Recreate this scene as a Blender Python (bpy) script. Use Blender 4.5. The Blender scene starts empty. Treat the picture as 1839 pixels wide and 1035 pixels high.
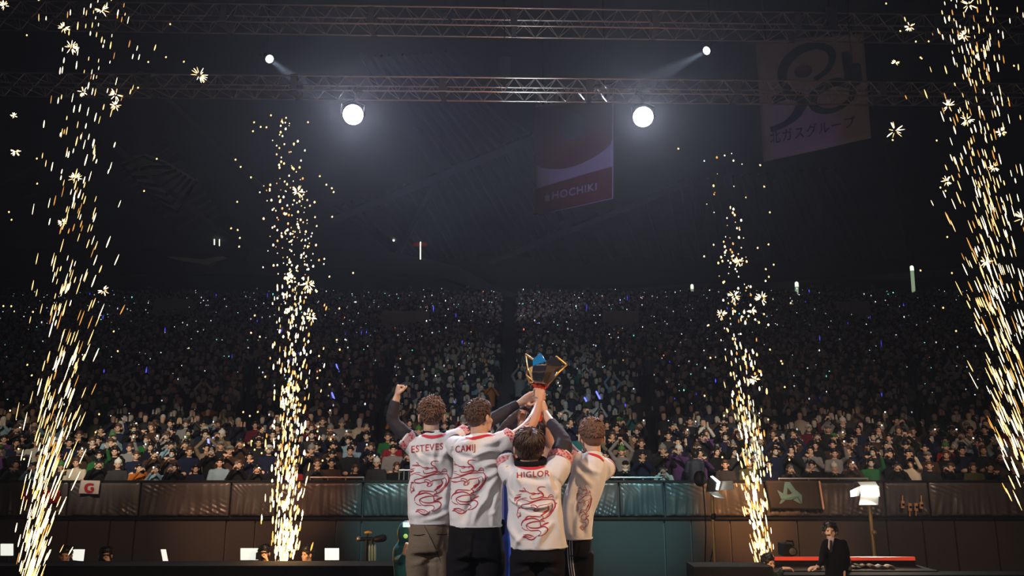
import bpy, bmesh, math, random
from mathutils import Vector, Matrix, noise
from mathutils.bvhtree import BVHTree
R = math.radians
V = Vector
rnd = random.Random(7)
C = bpy.context.scene.collection
sc = bpy.context.scene

# ------------------------------------------------------------------ camera, world, lights, exposure
F = 1430.0
PITCH = R(12)
CAM = V((0, 0, 1.4))
cd = bpy.data.cameras.new('camera'); cam = bpy.data.objects.new('camera', cd); C.objects.link(cam)
cam.location = CAM; cam.rotation_euler = (math.pi/2 + PITCH, 0, 0)
cd.sensor_width = 36; cd.lens = F/1839*36; cd.clip_end = 300
sc.camera = cam
sc.view_settings.view_transform = 'Standard'; sc.view_settings.look = 'None'
sc.view_settings.gamma = 1; sc.view_settings.use_curve_mapping = False
sc.view_settings.exposure = 0.0
w = bpy.data.worlds.new('world'); sc.world = w; w.use_nodes = True
wn = w.node_tree; wn.nodes['Background'].inputs[0].default_value = (0.010, 0.010, 0.016, 1)
wn.nodes['Background'].inputs[1].default_value = 0.25
vs = wn.nodes.new('ShaderNodeVolumeScatter'); vs.inputs['Density'].default_value = 0.00072
vs.inputs['Color'].default_value = (0.85, 0.88, 1, 1); vs.inputs['Anisotropy'].default_value = 0.6
wn.links.new(vs.outputs[0], wn.nodes['World Output'].inputs['Volume'])   # thin stage haze in the whole hall
sc.cycles.volume_bounces = 0
sc.cycles.max_bounces = 3; sc.cycles.diffuse_bounces = 1; sc.cycles.glossy_bounces = 2
sc.cycles.transmission_bounces = 3; sc.cycles.transparent_max_bounces = 4
sc.cycles.sample_clamp_indirect = 2.0
sc.cycles.use_adaptive_sampling = True

def spot(name, loc, tgt, e, col, ang, blend=0.6, size=0.15):
    l = bpy.data.lights.new(name, 'SPOT'); l.energy = e; l.color = col; l.spot_size = R(ang); l.spot_blend = blend
    l.shadow_soft_size = size
    o = bpy.data.objects.new(name, l); C.objects.link(o); o.location = loc
    o.rotation_euler = (V(tgt)-V(loc)).to_track_quat('-Z', 'Y').to_euler()
    return o

def P(px, py, Y):
    x = (px-919.5)/F; y = (517.5-py)/F
    d = V((x, math.cos(PITCH)-y*math.sin(PITCH), math.sin(PITCH)+y*math.cos(PITCH)))
    return CAM + d*(Y/d.y)
def proj(p):
    d = p-CAM
    dep = d.y*math.cos(PITCH)+d.z*math.sin(PITCH); up = -d.y*math.sin(PITCH)+d.z*math.cos(PITCH)
    return 919.5+F*d.x/dep, 517.5-F*up/dep
def pxm(p):      # pixels per metre at a point
    d = p-CAM
    return F/(d.y*math.cos(PITCH)+d.z*math.sin(PITCH))

# unseen spots added to light the players; no rig is modelled
spot('stage_wash_white', (-5.5, 1.0, 5.6), (-0.3, 6.2, 1.1), 1800, (1.0, 0.93, 0.92), 34)
spot('stage_wash_amber', (6.0, 2.6, 4.2), (0.1, 6.3, 1.3), 1500, (1.0, 0.60, 0.32), 34)
spot('stage_wash_fill', (0.5, -2.5, 4.5), (0.0, 6.2, 1.1), 200, (1.0, 0.85, 0.80), 30)
spot('stage_wash_violet', (-1.0, 9.5, 8.5), (-0.2, 6.2, 1.4), 300, (0.62, 0.5, 1.0), 40)
spot('stage_wash_blue', (-0.12, 7.4, 6.4), (-0.05, 6.15, 0.9), 60, (0.1, 0.12, 1.0), 14)
# unseen spots added to light the crowd, then the barrier washes
for i, (x, e, col) in enumerate(((-15, 1300, (1, .80, .58)), (-10.5, 3000, (1, .86, .66)), (-6.5, 2500, (1, .80, .60)), (-2.5, 1900, (1, .78, .62)), (2, 2000, (1, .82, .64)), (6, 2600, (1, .85, .66)), (10, 1500, (1, .76, .58)), (14.5, 600, (1, .68, .5)))):
    spot('crowd_wash', (x*0.75, 7.0, 9.5), (x, 22.7, 1.35), e*3.9, col, 18, 1.0, 0.3)
spot('crowd_wash_wide', (0, -2, 9.0), (0, 28.0, 2.0), 520, (1.0, 0.85, 0.78), 84, 0.9, 0.3)
spot('crowd_wash_cool', (0.5, -1, 9.5), (0.3, 27.5, 3.6), 5200, (0.70, 0.95, 1.0), 20, 1.0, 0.3)
for n, px, py, e, col, ang in (('wall_wash_cyan', 700, 925, 4600, (0.30, 0.85, 0.92), 12), ('wall_wash_cyan', 1150, 925, 6000, (0.30, 0.85, 0.92), 16), ('wall_wash_cyan', 1000, 1000, 2400, (0.35, 0.85, 0.85), 16),
                      ('wall_wash_orange', 1335, 900, 11000, (1.0, 0.42, 0.14), 13), ('wall_wash_orange', 1400, 985, 4200, (1.0, 0.48, 0.22), 20), ('wall_wash_orange', 440, 910, 4500, (1.0, 0.50, 0.28), 20),
                      ('wall_wash_red', 575, 880, 3000, (1.0, 0.4, 0.22), 10), ('wall_wash_red', 1090, 885, 2000, (1.0, 0.4, 0.22), 6), ('wall_wash_red', 1640, 960, 1500, (1.0, 0.62, 0.42), 34), ('wall_wash_red', 250, 985, 1200, (1.0, 0.6, 0.4), 30)):  # wide wash at far right is added to lighten the wall
    t = P(px, py, 20.0)
    spot(n, (t.x*0.8, 9.0, 7.2), t, e, col, ang, 1.0)
# roof and banner glow
spot('roof_wash_blue', (-3.0, 29, 9.5), P(740, 280, 42), 1900, (0.30, 0.30, 1.0), 46, 1.0)
spot('roof_wash_dim', (1, 37, 10.0), P(950, 420, 52), 700, (0.75, 0.8, 1.0), 70, 1.0)  # unseen fill, set past the banners to light only the roof
spot('roof_wash_warm', (-11, 22, 9), P(290, 320, 40), 900, (1.0, 0.95, 0.7), 30, 1.0)
spot('banner_wash_violet', (5.5, 18, 6), P(1075, 320, 35), 2600, (0.34, 0.27, 1.0), 18, 0.9)
spot('banner_wash_violet', (10, 18, 6), P(1425, 225, 30), 260, (0.40, 0.24, 1.0), 14, 0.8)
spot('banner_wash_white', (5, 17, 6), P(1040, 300, 35), 420, (1.0, 0.75, 0.7), 14, 1)
spot('banner_wash_white', (8, 17, 5), P(1460, 190, 30), 14, (1.0, 0.72, 0.65), 30, 1)
# truss lights; the wide amber spot is added to warm the chords
spot('truss_wash_amber', (0, 9, 3.5), P(920, 90, 15.2), 330, (1.0, 0.36, 0.18), 120, 1.0)
spot('truss_uplight_orange', P(635, 150, 14.3), P(628, 60, 15.2), 16, (1.0, 0.35, 0.08), 50, 1.0)
spot('truss_uplight_orange', P(1195, 150, 14.3), P(1195, 60, 15.2), 16, (1.0, 0.35, 0.08), 40, 1.0)
spot('truss_uplight_white', P(950, 330, 13.5), P(955, 165, 15.2), 260, (0.8, 0.95, 1.0), 30, 0.9)

# ------------------------------------------------------------------ materials
MATS = {}
def mat(name, col, rough=0.6, metal=0.0, emit=None, es=1.0, bump=0.0, bscale=60, spec=0.5, var=0.0, vscale=8, sss=0.0):
    if name in MATS: return MATS[name]
    m = bpy.data.materials.new(name); m.use_nodes = True; nt = m.node_tree; b = nt.nodes['Principled BSDF']
    b.inputs['Base Color'].default_value = (*col, 1); b.inputs['Roughness'].default_value = rough
    b.inputs['Metallic'].default_value = metal; b.inputs['Specular IOR Level'].default_value = spec
    if sss: b.inputs['Subsurface Weight'].default_value = sss; b.inputs['Subsurface Radius'].default_value = (0.02, 0.008, 0.004)
    if emit:
        b.inputs['Emission Color'].default_value = (*emit, 1); b.inputs['Emission Strength'].default_value = es
        m.cycles.emission_sampling = 'NONE'
    if var or bump:
        tc = nt.nodes.new('ShaderNodeTexCoord')
    if var:
        n = nt.nodes.new('ShaderNodeTexNoise'); n.inputs['Scale'].default_value = vscale; n.inputs['Detail'].default_value = 4
        nt.links.new(tc.outputs['Object'], n.inputs['Vector'])
        mx = nt.nodes.new('ShaderNodeMixRGB'); mx.blend_type = 'MIX'
        mx.inputs[1].default_value = (*[c*(1-var) for c in col], 1); mx.inputs[2].default_value = (*[min(1, c*(1+var)) for c in col], 1)
        nt.links.new(n.outputs['Fac'], mx.inputs[0]); nt.links.new(mx.outputs[0], b.inputs['Base Color'])
    if bump:
        n2 = nt.nodes.new('ShaderNodeTexNoise'); n2.inputs['Scale'].default_value = bscale; n2.inputs['Detail'].default_value = 3
        nt.links.new(tc.outputs['Object'], n2.inputs['Vector'])
        bp = nt.nodes.new('ShaderNodeBump'); bp.inputs['Strength'].default_value = bump; bp.inputs['Distance'].default_value = 0.01
        nt.links.new(n2.outputs['Fac'], bp.inputs['Height']); nt.links.new(bp.outputs[0], b.inputs['Normal'])
    MATS[name] = m
    return m
def attr_mat(name, emission=0.0, rough=0.8):
    m = bpy.data.materials.new(name); m.use_nodes = True; nt = m.node_tree; b = nt.nodes['Principled BSDF']
    a = nt.nodes.new('ShaderNodeAttribute'); a.attribute_name = 'col'
    b.inputs['Roughness'].default_value = rough
    if emission:
        b.inputs['Base Color'].default_value = (0, 0, 0, 1)
        nt.links.new(a.outputs['Color'], b.inputs['Emission Color']); b.inputs['Emission Strength'].default_value = emission
        m.cycles.emission_sampling = 'NONE'
    else: nt.links.new(a.outputs['Color'], b.inputs['Base Color'])
    return m
jersey = mat('jersey_white', (0.78, 0.76, 0.76), 0.62, bump=0.25, bscale=350)
redprint = mat('red_print', (0.42, 0.012, 0.03), 0.6)
redcol = mat('red_collar', (0.62, 0.02, 0.04), 0.6)
skin = mat('skin', (0.62, 0.36, 0.25), 0.5, sss=0.08, var=0.12, vscale=25)
skin2 = mat('skin_pale', (0.66, 0.42, 0.31), 0.5, sss=0.08, var=0.12, vscale=25)
hairm = mat('hair_brown', (0.085, 0.042, 0.024), 0.58, var=0.5, vscale=40)
hairl = mat('hair_light_brown', (0.17, 0.085, 0.05), 0.6, var=0.5, vscale=40)
hairblk = mat('hair_black', (0.01, 0.008, 0.008), 0.4)
black_cloth = mat('black_cloth', (0.007, 0.0065, 0.008), 0.85, spec=0.15, bump=0.3, bscale=90)
compress = mat('black_sleeve', (0.022, 0.018, 0.024), 0.8, bump=0.2, bscale=40)
khaki = mat('khaki_cloth', (0.17, 0.125, 0.085), 0.8, bump=0.4, bscale=45, var=0.15)
whitecl = mat('white_cloth', (0.75, 0.75, 0.78), 0.7)
gold = mat('gold_metal', (1.0, 0.66, 0.30), 0.34, 1.0)
darkglass = mat('smoked_panel', (0.02, 0.022, 0.03), 0.12, 0.0, spec=0.9)
blueglass = mat('blue_panel', (0.02, 0.25, 0.6), 0.1, 0.3)
redmetal = mat('red_metal', (0.75, 0.07, 0.03), 0.25, 0.6)
steel = mat('truss_aluminium', (0.55, 0.52, 0.52), 0.38, 0.9)
darkmetal = mat('dark_metal', (0.02, 0.02, 0.023), 0.45, 0.5)
blackm = mat('black_matt', (0.006, 0.006, 0.006), 0.9, spec=0.1)

# ------------------------------------------------------------------ helpers
def tagp(o, label=None, cat=None, group=None, kind=None):
    if label: o['label'] = label
    if cat: o['category'] = cat
    if group: o['group'] = group
    if kind: o['kind'] = kind
    return o
def empty(name, loc, label, cat, group=None):
    o = bpy.data.objects.new(name, None); C.objects.link(o); o.location = loc; o.empty_display_size = 0.1
    return tagp(o, label, cat, group)
def link(name, me, m=None, parent=None, smooth=False, label=None):
    o = bpy.data.objects.new(name, me); C.objects.link(o)
    if m is not None and not me.materials:
        for q in (m if isinstance(m, (list, tuple)) else [m]): me.materials.append(q)
    if parent is not None:
        o.parent = parent; o.matrix_parent_inverse = Matrix.Translation(-parent.location)
    if smooth: me.polygons.foreach_set('use_smooth', [True]*len(me.polygons))
    if label: o['label'] = label
    return o
def obj(name, bm, m, parent=None, smooth=False, label=None):
    me = bpy.data.meshes.new(name); bmesh.ops.recalc_face_normals(bm, faces=bm.faces[:]); bm.to_mesh(me); bm.free()
    return link(name, me, m, parent, smooth, label)
def pyobj(name, verts, faces, m, parent=None, smooth=False, label=None):
    me = bpy.data.meshes.new(name); me.from_pydata([tuple(v) for v in verts], [], faces); me.update()
    return link(name, me, m, parent, smooth, label)
def box(bm, lo, hi, rot=None, c=None):
    lo, hi = V(lo), V(hi); vv = []
    for z in (lo.z, hi.z):
        for x, y in ((lo.x, lo.y), (hi.x, lo.y), (hi.x, hi.y), (lo.x, hi.y)):
            p = V((x, y, z))
            if rot is not None: p = rot @ (p-c) + c
            vv.append(bm.verts.new(p))
    for f in ((0,3,2,1), (4,5,6,7), (0,1,5,4), (1,2,6,5), (2,3,7,6), (3,0,4,7)): bm.faces.new([vv[i] for i in f])
def sup(a, p):
    c, s = math.cos(a), math.sin(a)
    return math.copysign(abs(c)**(2/p), c), math.copysign(abs(s)**(2/p), s)
def loft(bm, rings, n=20, p=2.0):
    prev = None; first = None
    for c, ax, ay in rings:
        ring = [bm.verts.new(c + ax*sup(2*math.pi*i/n, p)[0] + ay*sup(2*math.pi*i/n, p)[1]) for i in range(n)]
        if prev:
            for i in range(n): bm.faces.new((prev[i], prev[(i+1) % n], ring[(i+1) % n], ring[i]))
        else: first = ring
        prev = ring
    bm.faces.new(first[::-1]); bm.faces.new(prev)
def tube(bm, pts, rad, n=12, flat=1.0, side=None, round_ends=True):
    pts = [V(p) for p in pts]
    if not isinstance(rad, (list, tuple)): rad = [rad]*len(pts)
    rings = []; ref = side
    for i, p in enumerate(pts):
        t = (pts[min(i+1, len(pts)-1)]-pts[max(i-1, 0)]).normalized()
        if ref is None: ref = V((0, 0, 1)) if abs(t.z) < 0.9 else V((0, 1, 0))
        a = (ref - t*ref.dot(t)).normalized(); b = t.cross(a); ref = a
        rings.append((p, a, b, rad[i], t))
    out = []
    if round_ends:
        p, a, b, r, t = rings[0]
        for k in (80, 60, 35): out.append((p - t*r*math.sin(R(k)), a*r*math.cos(R(k)), b*r*math.cos(R(k))*flat))
    for p, a, b, r, t in rings: out.append((p, a*r, b*r*flat))
    if round_ends:
        p, a, b, r, t = rings[-1]
        for k in (35, 60, 80): out.append((p + t*r*math.sin(R(k)), a*r*math.cos(R(k)), b*r*math.cos(R(k))*flat))
    loft(bm, out, n)
def ball(bm, c, rx, ry=None, rz=None, M=None, seg=16):
    ry = ry or rx; rz = rz or rx; M = M or Matrix.Identity(3)
    rings = []
    for k in range(1, seg):
        a = math.pi*k/seg - math.pi/2
        rings.append((V(c)+M @ V((0, 0, rz*math.sin(a))), M @ V((rx*math.cos(a), 0, 0)), M @ V((0, ry*math.cos(a), 0))))
    loft(bm, rings, seg)
def blob_mesh(bm, voxel, smooth=4, name='blob'):
    me = bpy.data.meshes.new(name); bmesh.ops.recalc_face_normals(bm, faces=bm.faces[:]); bm.to_mesh(me); bm.free()
    o = bpy.data.objects.new('tmp', me); C.objects.link(o)
    r = o.modifiers.new('r', 'REMESH'); r.mode = 'VOXEL'; r.voxel_size = voxel
    if smooth: s = o.modifiers.new('s', 'SMOOTH'); s.factor = 0.5; s.iterations = smooth
    dg = bpy.context.evaluated_depsgraph_get()
    out = bpy.data.meshes.new_from_object(o.evaluated_get(dg)); out.name = name
    bpy.data.objects.remove(o); bpy.data.meshes.remove(me)
    return out
def bvh_of(me):
    return BVHTree.FromPolygons([v.co.copy() for v in me.vertices], [tuple(p.vertices) for p in me.polygons])
def hit_px(bvh, px, py):
    d = (P(px, py, 10)-CAM).normalized()
    loc, nor, i, dist = bvh.ray_cast(CAM, d, 40)
    if loc is None: return None, None
    if nor.dot(d) > 0: nor = -nor
    return loc, nor
def smoothpoly(pts, sub=4):
    out = []
    n = len(pts)
    for i in range(n-1):
        p0 = pts[max(i-1, 0)]; p1 = pts[i]; p2 = pts[i+1]; p3 = pts[min(i+2, n-1)]
        for k in range(sub):
            t = k/sub
            out.append(tuple(0.5*((2*b)+(-a+c)*t+(2*a-5*b+4*c-d)*t*t+(-a+3*b-3*c+d)*t**3) for a, b, c, d in zip(p0, p1, p2, p3)))
    out.append(tuple(pts[-1])); return out
def strokes_on(bvh, strokes, fmap, m, parent, name, off=0.0022, sub=4, label=None):
    bm = bmesh.new()
    for wpx, pts in strokes:
        q = smoothpoly(pts, sub); prev = None; N = len(q)
        for i, (u, v) in enumerate(q):
            x, y = fmap(u, v)
            loc, nor = hit_px(bvh, x, y)
            if loc is None: prev = None; continue
            u2, v2 = q[min(i+1, N-1)]; u1, v1 = q[max(i-1, 0)]
            xa, ya = fmap(u1, v1); xb, yb = fmap(u2, v2)
            dx, dy = xb-xa, yb-ya
            l = math.hypot(dx, dy) or 1
            wv = wpx*(0.45+0.55*math.sin(math.pi*(i+0.6)/(N+0.2)))
            s = (V((-dy, 0, -dx))/l); s = s-nor*s.dot(nor)
            if s.length < 1e-4: prev = None; continue
            s.normalize(); hw = wv/pxm(loc)/2
            a = bm.verts.new(loc+nor*off+s*hw); b = bm.verts.new(loc+nor*off-s*hw)
            if prev: bm.faces.new((prev[0], prev[1], b, a))
            prev = (a, b)
    return obj(name, bm, m, parent, label=label)
def text_mesh(s, size=1.0, bold=0.0, extr=0.0):
    cu = bpy.data.curves.new('t', 'FONT'); cu.body = s; cu.size = size; cu.align_x = 'CENTER'; cu.align_y = 'CENTER'; cu.offset = bold
    cu.space_character = 1.12; cu.extrude = extr; cu.resolution_u = 4
    o = bpy.data.objects.new('t', cu); C.objects.link(o)
    dg = bpy.context.evaluated_depsgraph_get()
    me = bpy.data.meshes.new_from_object(o.evaluated_get(dg)); bpy.data.objects.remove(o); bpy.data.curves.remove(cu)
    return me
def text_on(bvh, s, fmap, m, parent, name, bold=0.02, off=0.003):
    me = text_mesh(s, 1.0, bold)
    bm = bmesh.new(); bm.from_mesh(me)
    bmesh.ops.triangulate(bm, faces=bm.faces[:])
    bmesh.ops.subdivide_edges(bm, edges=[e for e in bm.edges if e.calc_length() > 0.15], cuts=2)
    for v in bm.verts:
        x, y = fmap(v.co.x, v.co.y); loc, nor = hit_px(bvh, x, y)
        v.co = (loc+nor*off) if loc else P(x, y, 6.2)
    return obj(name, bm, m, parent)

# ------------------------------------------------------------------ setting: stage, pit, barrier wall
def struct(name, bm, m, smooth=False, label=None):
    o = obj(name, bm, m, None, smooth); o['kind'] = 'structure'
    if label: o['label'] = label
    return o
PIT = -1.65
bm = bmesh.new(); box(bm, (-14, -6, -0.25), (14, 8.6, 0)); struct('floor', bm, mat('stage_black', (0.01, 0.01, 0.011), 0.35), label='black stage floor under the players')
bm = bmesh.new(); box(bm, (-45, -6, PIT-0.3), (45, 21, PIT)); struct('floor', bm, mat('pit_floor', (0.012, 0.012, 0.012), 0.6), label='dark arena floor between stage and barrier')
YW = 20.0
zt = P(920, 863, YW).z; zm = P(920, 928, YW).z
# lower wall panels
bm = bmesh.new(); box(bm, (-30, YW+0.06, PIT), (30, YW+0.28, zt-0.03)); struct('wall_back', bm, mat('wall_panel', (0.10, 0.095, 0.095), 0.55, bump=0.3, bscale=3), label='dark panelled barrier wall under the stand')
seams = [-120, 40, 125, 200, 245, 408, 460, 605, 650, 735, 1000, 1192, 1240, 1310, 1375, 1430, 1590, 1655, 1712, 1785, 1880]
panm = mat('wall_board', (0.055, 0.048, 0.045), 0.5, bump=0.25, bscale=2.5, var=0.12, vscale=1.5)
k = 0
for a, b in zip(seams[:-1], seams[1:]):
    xa = P(a, 928, YW).x; xb = P(b, 928, YW).x
    bm = bmesh.new(); box(bm, (xa+0.02, YW-0.02, PIT), (xb-0.02, YW+0.06, zm-0.02))
    bmesh.ops.bevel(bm, geom=bm.edges[:], offset=0.008, segments=1)
    o = obj('trim_%d' % (k+1), bm, panm); o['kind'] = 'structure'; k += 1
# padded vinyl band with gathered wrinkles
bandm = mat('vinyl_padding', (0.085, 0.078, 0.077), 0.33, spec=0.6, bump=0.15, bscale=14)
bseams = [-120, 120, 250, 413, 495, 651, 811, 960, 1112, 1194, 1375, 1590, 1670, 1880]
for a, b in zip(bseams[:-1], bseams[1:]):
    xa = P(a, 928, YW).x+0.012; xb = P(b, 928, YW).x-0.012
    nx = int((xb-xa)/0.022); nz = 36; vv = []; ff = []
    seed = rnd.random()*100
    mode = rnd.choice((0, 1))
    for j in range(nz+1):
        t = j/nz; z = zm + (zt-zm-0.04)*t
        for i in range(nx+1):
            s = i/nx; x = xa+(xb-xa)*s
            fan = (s-0.5)*(1-t)*0.9 if mode else (s-0.5)*t*0.4
            q = (s+fan*0.35)*(xb-xa)
            env = (1-t)**1.6 + 0.12
            d = (noise.noise(V((q*9.0+seed, t*0.9, seed)))*0.08 + abs(noise.noise(V((q*3.1+seed, t*0.8, 3+seed))))*0.03)*env
            corner = math.exp(-((s*1.0)**2+(1-t)**2)*9)+math.exp(-(((1-s))**2+(t)**2)*9)
            d += corner*0.02*math.sin((s*1.3+t)*46+seed)
            d += noise.noise(V((x*1.2, t*2, seed)))*0.03
            edge = min(1, min(s, 1-s)*18, min(t, 1-t)*14)
            vv.append((x, YW-0.05-0.06*edge**0.6-d*edge, z))
    for j in range(nz):
        for i in range(nx):
            a0 = j*(nx+1)+i; ff.append((a0, a0+1, a0+nx+2, a0+nx+1))
    o = pyobj('wall_padding', vv, ff, bandm, smooth=True); o['kind'] = 'structure'; o['label'] = 'grey vinyl padding along the barrier top'
    sol = o.modifiers.new('s', 'SOLIDIFY'); sol.thickness = 0.02; sol.offset = -1
bm = bmesh.new()
box(bm, (-30, YW-0.1, zt-0.045), (30, YW+0.12, zt)); o = obj('trim_30', bm, mat('rail_dark', (0.03, 0.03, 0.03), 0.35, 0.6)); o['kind'] = 'structure'
bm = bmesh.new(); zg = P(920, 929, YW).z; box(bm, (-30, YW-0.09, zg-0.05), (30, YW-0.03, zg)); o = obj('trim_31', bm, MATS['rail_dark']); o['kind'] = 'structure'
# silver hand rails on top
def hand_rail(pxs, py0, label):
    x0 = P(pxs[0], 860, YW+0.1).x; x1 = P(pxs[1], 860, YW+0.1).x; zz = P(920, py0, YW+0.15).z
    r = empty('hand_rail', (x0, YW+0.15, zt), label, 'railing', 'silver hand rails on the barrier')
    bm = bmesh.new(); tube(bm, [(x0, YW+0.15, zz), (x1, YW+0.15, zz)], 0.022, 8); obj('top_bar', bm, steel, r)
    for i in range(4):
        x = x0+(x1-x0)*i/3; bm = bmesh.new(); tube(bm, [(x, YW+0.15, zt-0.05), (x, YW+0.15, zz)], 0.016, 8); obj('post', bm, steel, r)
hand_rail((556, 652), 858, 'thin silver hand rail on barrier right of the inner left sparks')
hand_rail((716, 742), 845, 'short silver hand rail on barrier beside the fist-raising player')
hand_rail((1086, 1190), 858, 'silver hand rail on barrier right of the players')
hand_rail((1400, 1560), 860, 'silver hand rail on barrier above the black star flag')

# grandstand: stepped terrace
NR = 56; DY = 0.67; DZ = 0.22; Y0 = 20.78; Z0 = -0.26
bm = bmesh.new()
prof = []
for k in range(NR): prof += [(Y0+DY*k-0.3 if k else Y0-0.45, Z0+DZ*k), (Y0+DY*(k+1)-0.3, Z0+DZ*k)]
prof += [(Y0+DY*NR+2, Z0+DZ*(NR-1))]
pv = [[bm.verts.new((x, y, z)) for (y, z) in prof] + [bm.verts.new((x, prof[-1][0], PIT)), bm.verts.new((x, Y0, PIT))] for x in (-62, 62)]
for i in range(len(pv[0])): j = (i+1) % len(pv[0]); bm.faces.new((pv[0][i], pv[1][i], pv[1][j], pv[0][j]))
bm.faces.new(pv[0]); bm.faces.new(pv[1][::-1])
struct('grandstand_terrace', bm, mat('terrace', (0.03, 0.03, 0.034), 0.8), label='dark stepped terrace carrying the crowd')
# vomitory openings framed by concrete parapets
def vomitory(px, py, wpx, label):
    Y = 20.45 + 0
    # find the row whose floor projects there
    best = min(range(NR), key=lambda k: abs(proj(V((0, Y0+DY*k, Z0+DZ*k+0.9)))[1]-py))
    c = P(px, py, Y0+DY*best); wm = wpx/pxm(c)/2; fl = Z0+DZ*best
    r = empty('vomitory_parapet', (c.x, c.y, fl), label, 'parapet', 'concrete parapets in the stand')
    m = mat('concrete_grey', (0.55, 0.55, 0.57), 0.8, var=0.15)
    bm = bmesh.new(); box(bm, (c.x-wm, c.y-0.25, fl), (c.x+wm, c.y-0.05, fl+1.9)); obj('front_wall', bm, m, r)
    for s in (-1, 1):
        bm = bmesh.new(); xx = c.x+s*(wm-0.1); box(bm, (xx-0.1, c.y-0.05, fl), (xx+0.1, c.y+1.4, fl+1.5)); obj('side_wall', bm, m, r)
    return (c.x, wm, c.y)
voms = [vomitory(728, 590, 84, 'pale concrete parapet in the stand left of the trophy'), vomitory(1115, 592, 64, 'pale concrete parapet in the stand right of the trophy'),
        vomitory(1532, 573, 60, 'dim concrete parapet high in the stand at right'), vomitory(312, 566, 70, 'dim concrete parapet high in the stand at left')]
aisles = [((702, 640), (678, 800)), ((916, 520), (912, 800)), ((1160, 655), (1172, 840)), ((1632, 640), (1660, 800)), ((455, 640), (440, 800)), ((640, 520), (655, 560)),
          ((190, 640), (150, 800)), ((1215, 520), (1210, 590)), ((820, 640), (818, 700)), ((1400, 720), (1410, 800))]
def in_gap(x, y, z):
    px, py = proj(V((x, y, z+1.4)))
    for i, (a, b) in enumerate(aisles):
        t = (py-a[1])/(b[1]-a[1])
        if -0.05 <= t <= 1.05:
            ax = a[0]+(b[0]-a[0])*t
            w_ = (19 if i == 1 else (12 if i < 5 else 7))*(0.7+0.6*(py-520)/300)
            if abs(px-ax) < w_: return True
    for vx, wm, vy in voms:
        if abs(x-vx) < wm+0.15 and -2.0 < y-vy < 1.6: return True
    return False

# ------------------------------------------------------------------ body builders
def hand(bm, wrist, fdir, pn, curl=0.4, ts=1, s=1.0, n=8):
    f = V(fdir).normalized(); pn = V(pn); pn = (pn-f*pn.dot(f)).normalized(); sd = f.cross(pn)
    w0 = V(wrist)
    rg = []
    for d, hw, th in ((-0.02, 0.026, 0.021), (0.0, 0.029, 0.020), (0.03, 0.038, 0.019), (0.07, 0.043, 0.016), (0.092, 0.040, 0.012)):
        rg.append((w0+f*d*s, sd*hw*s, pn*th*s))
    loft(bm, rg, 14, 2.4)
    for i, L in enumerate((0.072, 0.080, 0.075, 0.058)):
        b = w0+f*0.084*s+sd*(-0.0315+0.021*i)*ts*-1*s
        pts = [b]; ang = 0
        for seg, a in ((0.45, 85), (0.30, 100), (0.25, 60)):
            ang += R(a)*curl
            pts.append(pts[-1]+(f*math.cos(ang)+pn*math.sin(ang)+sd*0.04*(1.5-i)*ts)*L*seg*s)
        tube(bm, pts, [0.0105*s, 0.0095*s, 0.009*s, 0.0078*s], n)
    b = w0+f*0.025*s+sd*ts*0.026*s
    d = (f*0.62+sd*ts*0.72*(1-curl*0.5)+pn*(0.3+curl*0.35)).normalized()
    d2 = (f*(0.9-0.3*curl)+sd*ts*(0.25-0.9*curl)+pn*(0.2+0.4*curl)).normalized()
    tube(bm, [b, b+d*0.042*s, b+d*0.042*s+d2*0.033*s, b+d*0.042*s+d2*0.06*s], [0.014*s, 0.0115*s, 0.0105*s, 0.0085*s], n)
def frame(yaw, pitch, roll=0):
    # local +Y is the face direction; yaw 0 = away from the camera, positive turns to photo right
    return (Matrix.Rotation(-yaw, 3, 'Z') @ Matrix.Rotation(pitch, 3, 'X') @ Matrix.Rotation(roll, 3, 'Y'))
def head(bm, c, M, s=1.0, seg=16):
    c = V(c)
    def L(x, y, z): return c+M @ V((x, y, z))*s
    ball(bm, L(0, -0.008, 0.018), 0.074*s, 0.092*s, 0.092*s, M, seg)
    ball(bm, L(0, 0.030, -0.045), 0.056*s, 0.058*s, 0.070*s, M, seg)
    ball(bm, L(0, 0.058, -0.082), 0.030*s, 0.026*s, 0.022*s, M, 10)      # chin
    tube(bm, [L(0, 0.078, 0.0), L(0, 0.098, -0.030), L(0, 0.090, -0.038)], [0.009*s, 0.013*s, 0.012*s], 8)   # nose
    ball(bm, L(0, 0.074, 0.018), 0.045*s, 0.014*s, 0.010*s, M, 8)        # brow
    ball(bm, L(0, 0.083, -0.058), 0.022*s, 0.010*s, 0.008*s, M, 8)       # lips
    for q in (-1, 1):
        ball(bm, L(q*0.088, -0.004, -0.014), 0.011*s, 0.020*s, 0.034*s, M @ Matrix.Rotation(q*0.35, 3, 'Z'), 10)
        ball(bm, L(q*0.048, 0.052, -0.03), 0.018*s, 0.02*s, 0.02*s, M, 8)
def hair_shell(bm, c, M, s, kind='short'):
    c = V(c)
    def L(x, y, z): return c+M @ V((x, y, z))*s
    ball(bm, L(0, -0.016, 0.030), 0.083*s, 0.098*s, 0.096*s, M, 18)
    ball(bm, L(0, 0.030, 0.075), 0.066*s, 0.062*s, 0.050*s, M, 14)
    ball(bm, L(0, -0.045, -0.015), 0.067*s, 0.055*s, 0.060*s, M, 14)
    if kind == 'bowl':
        ball(bm, L(0, -0.02, -0.012), 0.090*s, 0.088*s, 0.085*s, M, 16)
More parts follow.
